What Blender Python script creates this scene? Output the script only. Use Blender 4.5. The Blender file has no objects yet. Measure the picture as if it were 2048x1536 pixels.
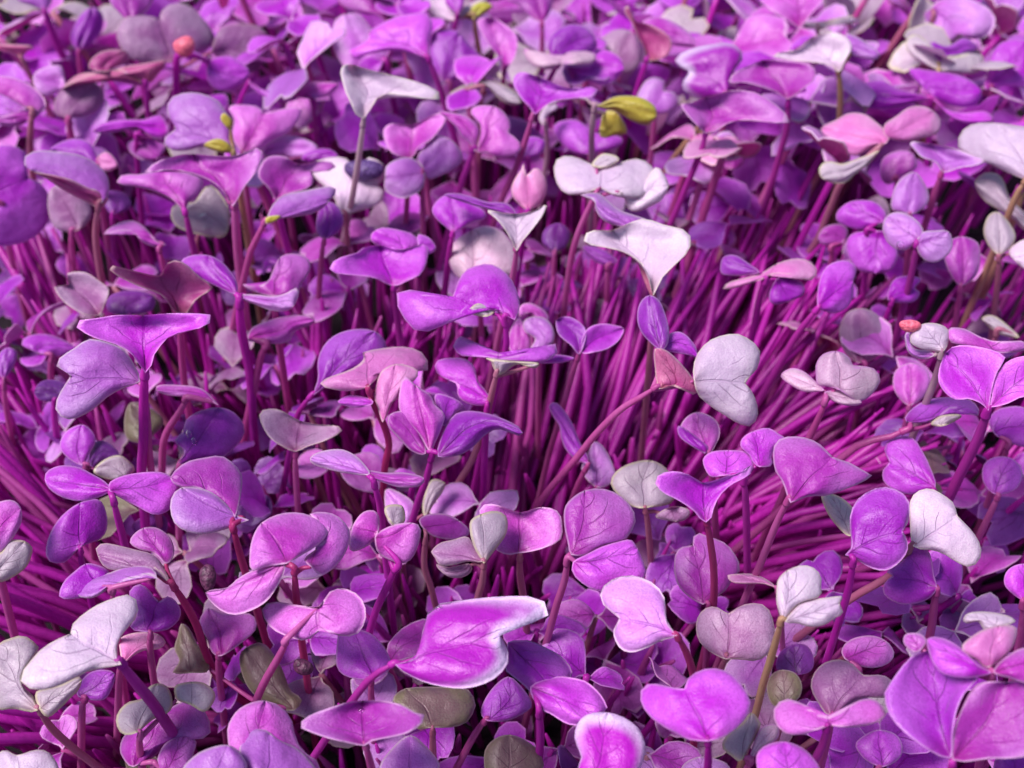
import bpy, math, random, re
import numpy as np
from mathutils import Vector, Matrix, Euler
from mathutils.bvhtree import BVHTree
random.seed(7); rng = np.random.default_rng(7)
S = bpy.context.scene
COL = S.collection

# ---------------------------------------------------------------- camera
CAM = np.array([0.0, -0.150, 0.210]); PITCH = math.radians(45)
HF = 46.0
cd = bpy.data.cameras.new("camera"); cam = bpy.data.objects.new("camera", cd); COL.objects.link(cam)
cam.location = CAM; cam.rotation_euler = (math.radians(90) - PITCH, 0, 0)
cd.sensor_width = 36; cd.lens = 18 / math.tan(math.radians(HF / 2))
cd.clip_start = 0.005; cd.clip_end = 5
cd.dof.use_dof = True; cd.dof.focus_distance = 0.176; cd.dof.aperture_fstop = 25
S.camera = cam
FPX = 1024 / math.tan(math.radians(HF / 2))
# ---------------------------------------------------------------- world, sun, exposure
SUN_EL, SUN_AZ = math.radians(60), math.radians(-105)   # azimuth from +Y, clockwise: over the viewer's left shoulder
w = bpy.data.worlds.new("World"); S.world = w; w.use_nodes = True
nt = w.node_tree; bg = nt.nodes["Background"]
sky = nt.nodes.new("ShaderNodeTexSky"); sky.sky_type = 'NISHITA'; sky.sun_disc = False
sky.sun_elevation = SUN_EL; sky.sun_rotation = SUN_AZ; sky.ozone_density = 1.0; sky.air_density = 1.0
nt.links.new(sky.outputs[0], bg.inputs[0]); bg.inputs[1].default_value = 0.10
sd = bpy.data.lights.new("sun", 'SUN'); sun = bpy.data.objects.new("sun", sd); COL.objects.link(sun)
sd.energy = 4.2; sd.angle = math.radians(24); sd.color = (1.0, 0.86, 0.90)
dv = Vector((math.sin(SUN_AZ) * math.cos(SUN_EL), math.cos(SUN_AZ) * math.cos(SUN_EL), math.sin(SUN_EL)))
sun.rotation_euler = dv.to_track_quat('Z', 'Y').to_euler()
S.view_settings.view_transform = 'Standard'; S.view_settings.look = 'None'
S.view_settings.gamma = 1; S.view_settings.exposure = 0.30
S.cycles.max_bounces = 7; S.cycles.diffuse_bounces = 4; S.cycles.transmission_bounces = 4

# ---------------------------------------------------------------- materials
def lin(c):
    return tuple(((x / 255) / 12.92 if x / 255 <= 0.04045 else ((x / 255 + 0.055) / 1.055) ** 2.4) for x in c) + (1,)

class NB:
    def __init__(s, name):
        s.m = bpy.data.materials.new(name); s.m.use_nodes = True
        s.t = s.m.node_tree; s.n = s.t.nodes; s.b = s.n["Principled BSDF"]; s.out = s.n["Material Output"]
    def new(s, k, **kw):
        x = s.n.new(k)
        for a, v in kw.items(): setattr(x, a, v)
        return x
    def link(s, a, b): s.t.links.new(a, b)
    def math(s, op, a, b=None, c=None, clamp=False):
        x = s.new("ShaderNodeMath", operation=op, use_clamp=clamp)
        for i, v in enumerate((a, b, c)):
            if v is None: continue
            if isinstance(v, (int, float)): x.inputs[i].default_value = v
            else: s.link(v, x.inputs[i])
        return x.outputs[0]
    def mix(s, f, a, b, mode='MIX'):
        x = s.new("ShaderNodeMix", data_type='RGBA', blend_type=mode)
        for i, v in ((0, f), (6, a), (7, b)):
            if isinstance(v, (int, float, tuple)): x.inputs[i].default_value = v
            else: s.link(v, x.inputs[i])
        return x.outputs[2]
    def smooth(s, v, lo, hi, a=0.0, b=1.0):
        x = s.new("ShaderNodeMapRange", interpolation_type='SMOOTHSTEP')
        s.link(v, x.inputs[0]); x.inputs[1].default_value = lo; x.inputs[2].default_value = hi
        x.inputs[3].default_value = a; x.inputs[4].default_value = b
        return x.outputs[0]

def leaf_mat(name, centre, rim, blush, vein, rimw=0.35, vamt=0.6, blotch=None, under=None, rough=0.36, lens=None, trans=0.36):
    """centre: blade colour, rim: margin colour, blush: second colour of the mottling, vein: vein colour; rimw mm"""
    q = NB(name)
    at = q.new("ShaderNodeAttribute", attribute_name="edge").outputs["Fac"]        # mm to the margin
    st = q.new("ShaderNodeAttribute", attribute_name="st")
    sx = q.new("ShaderNodeSeparateXYZ"); q.link(st.outputs["Vector"], sx.inputs[0])
    s_, t_, sc = sx.outputs[0], sx.outputs[1], sx.outputs[2]                        # along, across, seed
    geo = q.new("ShaderNodeTexCoord").outputs["Object"]
    def noise(scale, detail=2.0, rough=0.5, dist=0.0):
        x = q.new("ShaderNodeTexNoise"); q.link(geo, x.inputs["Vector"])
        x.inputs["Scale"].default_value = scale; x.inputs["Detail"].default_value = detail
        x.inputs["Roughness"].default_value = rough; x.inputs["Distortion"].default_value = dist
        return x.outputs["Fac"]
    big = noise(130, 2.5); mid = noise(700, 2); fine = noise(3800, 2, 0.7); wob = noise(300, 1)
    info = q.new("ShaderNodeObjectInfo").outputs["Random"]
    m = q.math('ADD', big, q.math('MULTIPLY', q.math('SUBTRACT', info, 0.5), 0.22))
    # saturated by the midrib and the stalk, paler towards the margin
    g_ = q.math('ADD', q.math('MULTIPLY', q.math('ABSOLUTE', t_), 0.62), q.math('MULTIPLY', s_, 0.32))
    g_ = q.math('ADD', g_, q.math('MULTIPLY', q.math('SUBTRACT', m, 0.5), 1.9))
    col = q.mix(q.smooth(g_, 0.12, 0.86), lin(centre), lin(blush))
    if blotch:                                                                       # coloured middle, pale margin
        bf = q.smooth(q.math('ADD', q.math('ADD', at, q.math('MULTIPLY', q.math('SUBTRACT', 1.0, s_), 3.6)), q.math('MULTIPLY', q.math('SUBTRACT', big, 0.5), 1.2)), blotch[1], blotch[2])
        col = q.mix(bf, lin(centre), lin(blotch[0])); trans = 0.12
    # speckle of the leaf cells
    col = q.mix(q.smooth(fine, 0.38, 0.68, 0, 0.30), col, lin(vein))
    # veins
    at_ = q.math('ABSOLUTE', t_)
    wv = q.math('MULTIPLY', q.math('SUBTRACT', wob, 0.5), 0.55)
    mid_v = q.smooth(q.math('ADD', at_, q.math('MULTIPLY', q.math('SUBTRACT', wob, 0.5), 0.03)), 0.012, 0.045, 1, 0)
    mid_v = q.math('MULTIPLY', mid_v, q.smooth(s_, 0.15, 0.92, 1, 0.12))
    ph = q.math('ADD', q.math('SUBTRACT', q.math('MULTIPLY', s_, 4.2), q.math('MULTIPLY', at_, 1.9)), wv)
    ph = q.math('ADD', ph, sc)
    fr = q.math('ABSOLUTE', q.math('SUBTRACT', q.math('FRACT', ph), 0.5))
    sv = q.smooth(fr, 0.0, 0.06, 1, 0)
    sv = q.math('MULTIPLY', sv, q.smooth(at_, 0.25, 0.8, 0.8, 0.0))
    sv = q.math('MULTIPLY', sv, q.smooth(big, 0.40, 0.58))
    vv = q.math('MULTIPLY', q.math('MAXIMUM', mid_v, sv), vamt, clamp=True)
    col = q.mix(vv, col, lin(vein))
    # flush of vein colour where the blade meets its stalk
    col = q.mix(q.smooth(s_, 0.0, 0.30, 0.55, 0.0), col, lin(lens or vein))
    # thin margin
    rf = q.smooth(q.math('ADD', at, q.math('MULTIPLY', q.math('SUBTRACT', mid, 0.5), 0.10)), rimw * 0.3, rimw * 0.95, 0.8, 0)
    col = q.mix(rf, col, lin(rim))
    hs = q.new("ShaderNodeHueSaturation"); q.link(col, hs.inputs["Color"])
    q.link(q.smooth(info, 0, 1, 0.86, 1.14), hs.inputs["Value"])
    q.link(q.smooth(info, 0, 1, 0.502, 0.522), hs.inputs["Hue"])
    col = hs.outputs[0]
    q.link(col, q.b.inputs["Base Color"])
    q.b.inputs["Roughness"].default_value = rough
    q.link(q.smooth(mid, 0.3, 0.7, rough - 0.06, rough + 0.14), q.b.inputs["Roughness"])
    q.b.inputs["Specular IOR Level"].default_value = 0.55
    q.b.inputs["Coat Weight"].default_value = 0.15; q.b.inputs["Coat Roughness"].default_value = 0.32
    q.b.inputs["Sheen Weight"].default_value = 0.2; q.b.inputs["Sheen Roughness"].default_value = 0.4
    q.b.inputs["Sheen Tint"].default_value = lin((225, 190, 255))
    h = q.math('ADD', q.math('ADD', q.math('MULTIPLY', fine, 0.42), q.math('MULTIPLY', mid, 0.9)), q.math('MULTIPLY', wob, 2.6))
    h = q.math('SUBTRACT', h, q.math('MULTIPLY', q.math('MAXIMUM', mid_v, sv), 0.9))
    bp = q.new("ShaderNodeBump"); bp.inputs["Strength"].default_value = 0.85; bp.inputs["Distance"].default_value = 0.00026
    q.link(h, bp.inputs["Height"]); q.link(bp.outputs[0], q.b.inputs["Normal"])
    tr = q.new("ShaderNodeBsdfTranslucent")
    q.link(q.mix(0.5, col, lin((225, 60, 190)), 'MIX'), tr.inputs[0]); q.link(bp.outputs[0], tr.inputs["Normal"])
    mx = q.new("ShaderNodeMixShader"); mx.inputs[0].default_value = trans
    q.link(q.b.outputs[0], mx.inputs[1]); q.link(tr.outputs[0], mx.inputs[2]); q.link(mx.outputs[0], q.out.inputs[0])
    return q.m

VIO = (84, 14, 120)
M = {
 # blade near the midrib, margin zone, vein
 'P': leaf_mat("vivid_violet_leaf", (186, 36, 216), (230, 160, 244), (212, 104, 240), (120, 4, 140), 0.32, 0.5, lens=(170, 10, 150)),
 'p': leaf_mat("violet_leaf", (166, 44, 202), (218, 160, 234), (194, 98, 228), (100, 10, 124), 0.32, 0.5, lens=(146, 16, 130)),
 'l': leaf_mat("lavender_leaf", (200, 116, 228), (240, 218, 240), (216, 166, 240), (140, 50, 170), 0.34, 0.45, lens=(176, 60, 176)),
 'm': leaf_mat("mauve_leaf", (194, 62, 200), (234, 184, 234), (216, 130, 228), (140, 14, 130), 0.34, 0.5, lens=(172, 30, 140)),
 'k': leaf_mat("pink_leaf", (238, 142, 224), (244, 212, 220), (242, 180, 234), (200, 60, 160), 0.34, 0.3, lens=(210, 70, 165)),
 'W': leaf_mat("white_leaf", (234, 216, 240), (244, 240, 222), (238, 226, 240), (196, 150, 206), 0.28, 0.35, lens=(206, 170, 190)),
 'w': leaf_mat("greenish_white_leaf", (204, 190, 206), (226, 222, 180), (208, 200, 206), (170, 124, 170), 0.5, 0.35, lens=(196, 160, 150)),
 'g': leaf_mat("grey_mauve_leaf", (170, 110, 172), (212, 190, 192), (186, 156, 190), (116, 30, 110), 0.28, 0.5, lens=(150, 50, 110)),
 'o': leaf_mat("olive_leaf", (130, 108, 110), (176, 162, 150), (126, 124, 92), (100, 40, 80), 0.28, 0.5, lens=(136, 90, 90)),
 'y': leaf_mat("yellow_green_leaf", (222, 208, 70), (232, 224, 150), (196, 196, 60), (160, 150, 60), 0.3, 0.2, lens=(206, 190, 110)),
 'r': leaf_mat("reddish_leaf_underside", (208, 84, 170), (238, 210, 206), (222, 134, 186), (160, 20, 96), 0.34, 0.6, lens=(200, 130, 120), trans=0.45),
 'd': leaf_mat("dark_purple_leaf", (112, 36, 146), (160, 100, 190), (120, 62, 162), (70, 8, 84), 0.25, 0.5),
 'c': leaf_mat("creamy_mauve_leaf", (226, 190, 222), (226, 160, 230), (226, 202, 220), (176, 80, 150), 0.35, 0.3, lens=(200, 140, 176)),
 'B': leaf_mat("bicoloured_leaf", (226, 204, 240), (222, 190, 236), (224, 196, 238), (130, 10, 140), 0.15, 0.2, blotch=((166, 18, 180), 1.1, 3.4), lens=(186, 30, 190)),
 'u': leaf_mat("pale_leaf_underside", (178, 110, 170), (206, 170, 190), (170, 120, 170), (140, 30, 120), 0.25, 0.5, trans=0.4),
}
UNDER = {'P': 'u', 'p': 'u', 'l': 'r', 'm': 'g', 'k': 'r', 'W': 'w', 'w': 'g', 'g': 'u', 'o': 'g', 'y': 'w', 'r': 'p', 'd': 'g', 'c': 'w', 'B': 'u', 'u': 'p'}

def stem_mat(name, a, b, rough=0.38):
    q = NB(name)
    geo = q.new("ShaderNodeTexCoord").outputs["Object"]
    mp = q.new("ShaderNodeMapping"); q.link(geo, mp.inputs[0]); mp.inputs["Scale"].default_value = (1, 1, 0.12)
    n1 = q.new("ShaderNodeTexNoise"); q.link(mp.outputs[0], n1.inputs["Vector"]); n1.inputs["Scale"].default_value = 1600
    n2 = q.new("ShaderNodeTexNoise"); q.link(geo, n2.inputs["Vector"]); n2.inputs["Scale"].default_value = 60
    info = q.new("ShaderNodeObjectInfo").outputs["Random"]
    f = q.math('ADD', q.math('MULTIPLY', n1.outputs["Fac"], 0.5), q.math('ADD', q.math('MULTIPLY', n2.outputs["Fac"], 0.7), q.math('MULTIPLY', info, 0.3)))
    col = q.mix(q.smooth(f, 0.45, 1.0), lin(a), lin(b))
    at = q.new("ShaderNodeAttribute", attribute_name="tone").outputs["Fac"]
    col = q.mix(q.math('MULTIPLY', at, 0.75), col, lin((186, 96, 156)))
    q.link(col, q.b.inputs["Base Color"]); q.b.inputs["Roughness"].default_value = rough
    q.b.inputs["Specular IOR Level"].default_value = 0.5
    q.b.inputs["Subsurface Weight"].default_value = 0.0
    bp = q.new("ShaderNodeBump"); bp.inputs["Strength"].default_value = 0.35; bp.inputs["Distance"].default_value = 0.0002
    q.link(n1.outputs["Fac"], bp.inputs["Height"]); q.link(bp.outputs[0], q.b.inputs["Normal"])
    tr = q.new("ShaderNodeBsdfTranslucent"); q.link(col, tr.inputs[0])
    mx = q.new("ShaderNodeMixShader"); mx.inputs[0].default_value = 0.4
    q.link(q.b.outputs[0], mx.inputs[1]); q.link(tr.outputs[0], mx.inputs[2]); q.link(mx.outputs[0], q.out.inputs[0])
    return q.m
SM = {
 'v': stem_mat("magenta_stem", (218, 52, 200), (184, 28, 170)),
 's': stem_mat("mauve_pink_stem", (218, 116, 188), (200, 78, 160)),
 't': stem_mat("beige_pink_stem", (206, 140, 160), (190, 106, 140)),
 'w': stem_mat("whitish_stem", (222, 214, 206), (196, 150, 178)),
 'y': stem_mat("yellow_stem", (206, 190, 124), (206, 158, 126)),
 'r': stem_mat("red_magenta_stem", (208, 72, 134), (190, 46, 126)),
}

# ---------------------------------------------------------------- geometry helpers
F_ = np.array([0, math.cos(PITCH), -math.sin(PITCH)]); U_ = np.array([0, math.sin(PITCH), math.cos(PITCH)]); R_ = np.array([1.0, 0, 0])
def rays(p):
    p = np.atleast_2d(np.asarray(p, float))
    d = F_ + ((p[:, 0:1] - 1024) / FPX) * R_ + ((768 - p[:, 1:2]) / FPX) * U_
    return d / np.linalg.norm(d, axis=1, keepdims=True)
def at_z(p, z):
    d = rays(p)[0]; return CAM + d * ((z - CAM[2]) / d[2])
def project(P):
    v = P - CAM; c = v @ F_
    return 1024 + FPX * (v @ R_) / c, 768 - FPX * (v @ U_) / c

def catmull(P, n=6, closed=True):
    P = np.asarray(P, float); k = len(P); out = []
    for i in range(k if closed else k - 1):
        if closed: a, b, c, d = P[i - 1], P[i], P[(i + 1) % k], P[(i + 2) % k]
        else: a, b, c, d = P[max(i - 1, 0)], P[i], P[i + 1], P[min(i + 2, k - 1)]
        for j in range(n):
            t = j / n
            out.append(0.5 * ((2 * b) + (c - a) * t + (2 * a - 5 * b + 4 * c - d) * t * t + (3 * b - a - 3 * c + d) * t ** 3))
    if not closed: out.append(P[-1])
    return np.array(out)
def resample(P, n):
    d = np.r_[0, np.cumsum(np.linalg.norm(np.diff(P, axis=0), axis=1))]
    u = np.linspace(0, d[-1], n); return np.stack([np.interp(u, d, P[:, k]) for k in range(P.shape[1])], 1)

def mesh_obj(name, V, Fc, mats, parent=None, loc=None, attrs=None, smooth=True, midx=None):
    me = bpy.data.meshes.new(name)
    me.from_pydata([tuple(v) for v in V], [], Fc)
    for m in mats: me.materials.append(m)
    if midx is not None: me.polygons.foreach_set("material_index", np.asarray(midx, dtype=np.int32))
    if smooth: me.polygons.foreach_set("use_smooth", np.ones(len(me.polygons), dtype=bool))
    for k, v in (attrs or {}).items():
        if v.ndim == 1:
            a = me.attributes.new(k, 'FLOAT', 'POINT'); a.data.foreach_set("value", v.astype(np.float32))
        else:
            a = me.attributes.new(k, 'FLOAT_VECTOR', 'POINT'); a.data.foreach_set("vector", v.astype(np.float32).ravel())
    me.update()
    o = bpy.data.objects.new(name, me); COL.objects.link(o)
    if parent is not None: o.parent = parent
    if loc is not None: o.location = loc
    return o

def leaf_grid(out2, notch, nh=5, ns=15):
    """(2-D points, s, t) of a blade: rows from the base to the notch, columns from the left margin over the midrib to the right"""
    m = 6; C = catmull(out2, m); ki = notch * m
    Lc = resample(C[:ki + 1], ns); Rc = resample(np.vstack([C[ki:], C[:1]])[::-1], ns)
    return Lc, Rc, C
def build_blade(Lc, Rc, C, marked, nh=5):
    ns = len(Lc); base, tip = Lc[0], Lc[-1]
    s = np.linspace(0, 1, ns)
    Mi = base + (tip - base) * s[:, None] if marked else (Lc + Rc) / 2
    if marked: Mi = 0.75 * Mi + 0.25 * (Lc + Rc) / 2
    rows = []; S_ = []; T_ = []
    for i in range(ns):
        for j in range(-nh, nh + 1):
            t = j / nh; tt = 1 - (1 - abs(t)) ** 1.25
            E = Lc[i] if t < 0 else Rc[i]
            rows.append(Mi[i] + (E - Mi[i]) * tt); S_.append(s[i]); T_.append(math.copysign(tt, t) if t else 0)
    P = np.array(rows); d = np.full(len(P), 1e9)
    for k in range(len(C)):
        a, b = C[k], C[(k + 1) % len(C)]; ab = b - a; L2 = max(ab @ ab, 1e-12)
        u = np.clip(((P - a) @ ab) / L2, 0, 1); q = a + u[:, None] * ab
        d = np.minimum(d, np.linalg.norm(P - q, axis=1))
    return P, np.array(S_), np.array(T_), d
def blade_faces(ns, nh, flip=False):
    w_ = 2 * nh + 1; f = []
    for i in range(ns - 1):
        for j in range(w_ - 1):
            a = i * w_ + j; q = (a, a + 1, a + w_ + 1, a + w_)
            f.append(q[::-1] if flip else q)
    return f
def thicken(V, faces, off, ns, nh, mats2=True):
    """close the blade: second sheet at V+off, rim faces round the border"""
    n = len(V); w_ = 2 * nh + 1
    V2 = np.vstack([V, V + off]); f2 = [tuple(x + n for x in reversed(q)) for q in faces]
    border = [i * w_ for i in range(ns)] + [(ns - 1) * w_ + j for j in range(1, w_)] + [i * w_ + w_ - 1 for i in range(ns - 2, -1, -1)] + [j for j in range(w_ - 2, 0, -1)]
    rim = [(border[k], border[(k + 1) % len(border)], border[(k + 1) % len(border)] + n, border[k] + n) for k in range(len(border))]
    return V2, faces + f2 + rim, [0] * len(faces) + [1] * len(f2) + [0] * len(rim)

def tube(P, r, k=8):
    """vertices and faces of a tapering tube along P (n,3), radius r (n,)"""
    P = np.asarray(P, float); n = len(P); T = np.gradient(P, axis=0); T /= np.linalg.norm(T, axis=1, keepdims=True) + 1e-12
    ref = np.array([0.0, 1.0, 0.05]); A = np.cross(T, ref); A /= np.linalg.norm(A, axis=1, keepdims=True) + 1e-12; B = np.cross(T, A)
    ang = np.linspace(0, 2 * math.pi, k, endpoint=False)
    V = (P[:, None, :] + r[:, None, None] * (np.cos(ang)[None, :, None] * A[:, None, :] + np.sin(ang)[None, :, None] * B[:, None, :])).reshape(-1, 3)
    f = [(i * k + j, i * k + (j + 1) % k, (i + 1) * k + (j + 1) % k, (i + 1) * k + j) for i in range(n - 1) for j in range(k)]
    f += [tuple(range(k))[::-1], tuple((n - 1) * k + j for j in range(k))]
    return V, f

# ---------------------------------------------------------------- the ground
def soil():
    q = NB("dark_growing_medium")
    tc = q.new("ShaderNodeTexCoord").outputs["Object"]
    n = q.new("ShaderNodeTexNoise"); q.link(tc, n.inputs["Vector"]); n.inputs["Scale"].default_value = 260; n.inputs["Detail"].default_value = 8
    q.link(q.mix(n.outputs["Fac"], (0.006, 0.003, 0.007, 1), (0.022, 0.010, 0.018, 1)), q.b.inputs["Base Color"])
    q.b.inputs["Roughness"].default_value = 0.85
    bp = q.new("ShaderNodeBump"); bp.inputs["Distance"].default_value = 0.002; q.link(n.outputs["Fac"], bp.inputs["Height"]); q.link(bp.outputs[0], q.b.inputs["Normal"])
    return q.m
gx, gy = np.meshgrid(np.linspace(-0.6, 0.6, 90), np.linspace(-0.25, 0.95, 90))
gz = 0.0012 * np.sin(gx * 90) * np.cos(gy * 70) + rng.normal(0, 0.0006, gx.shape) - 0.001
V = np.stack([gx, gy, gz], -1).reshape(-1, 3)
gr = mesh_obj("ground", V, [(i * 90 + j, i * 90 + j + 1, (i + 1) * 90 + j + 1, (i + 1) * 90 + j) for i in range(89) for j in range(89)], [soil()])
gr["kind"] = "structure"; gr["label"] = "dark damp growing medium under the sprouts"

# ---------------------------------------------------------------- sprouts traced one by one
TILE = {'0': (0, 0, 1), 'A': (0, 0, 0), 'B': (674, 0, 0), 'C': (1348, 0, 0), 'D': (0, 500, 0), 'E': (674, 500, 0), 'F': (1348, 500, 0), 'G': (0, 1011, 0), 'H': (674, 1011, 0), 'I': (1348, 1011, 0)}
def pts(txt, tile):
    ox, oy, full = TILE[tile]; out = []; notch = None
    for i, tk in enumerate(txt.split()):
        if tk.endswith('*'): notch = i; tk = tk[:-1]
        x, y = map(float, tk.split(','))
        out.append((x, y) if full else (ox + x * 3.4180, oy + y * 3.4180))
    return np.array(out), notch

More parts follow.
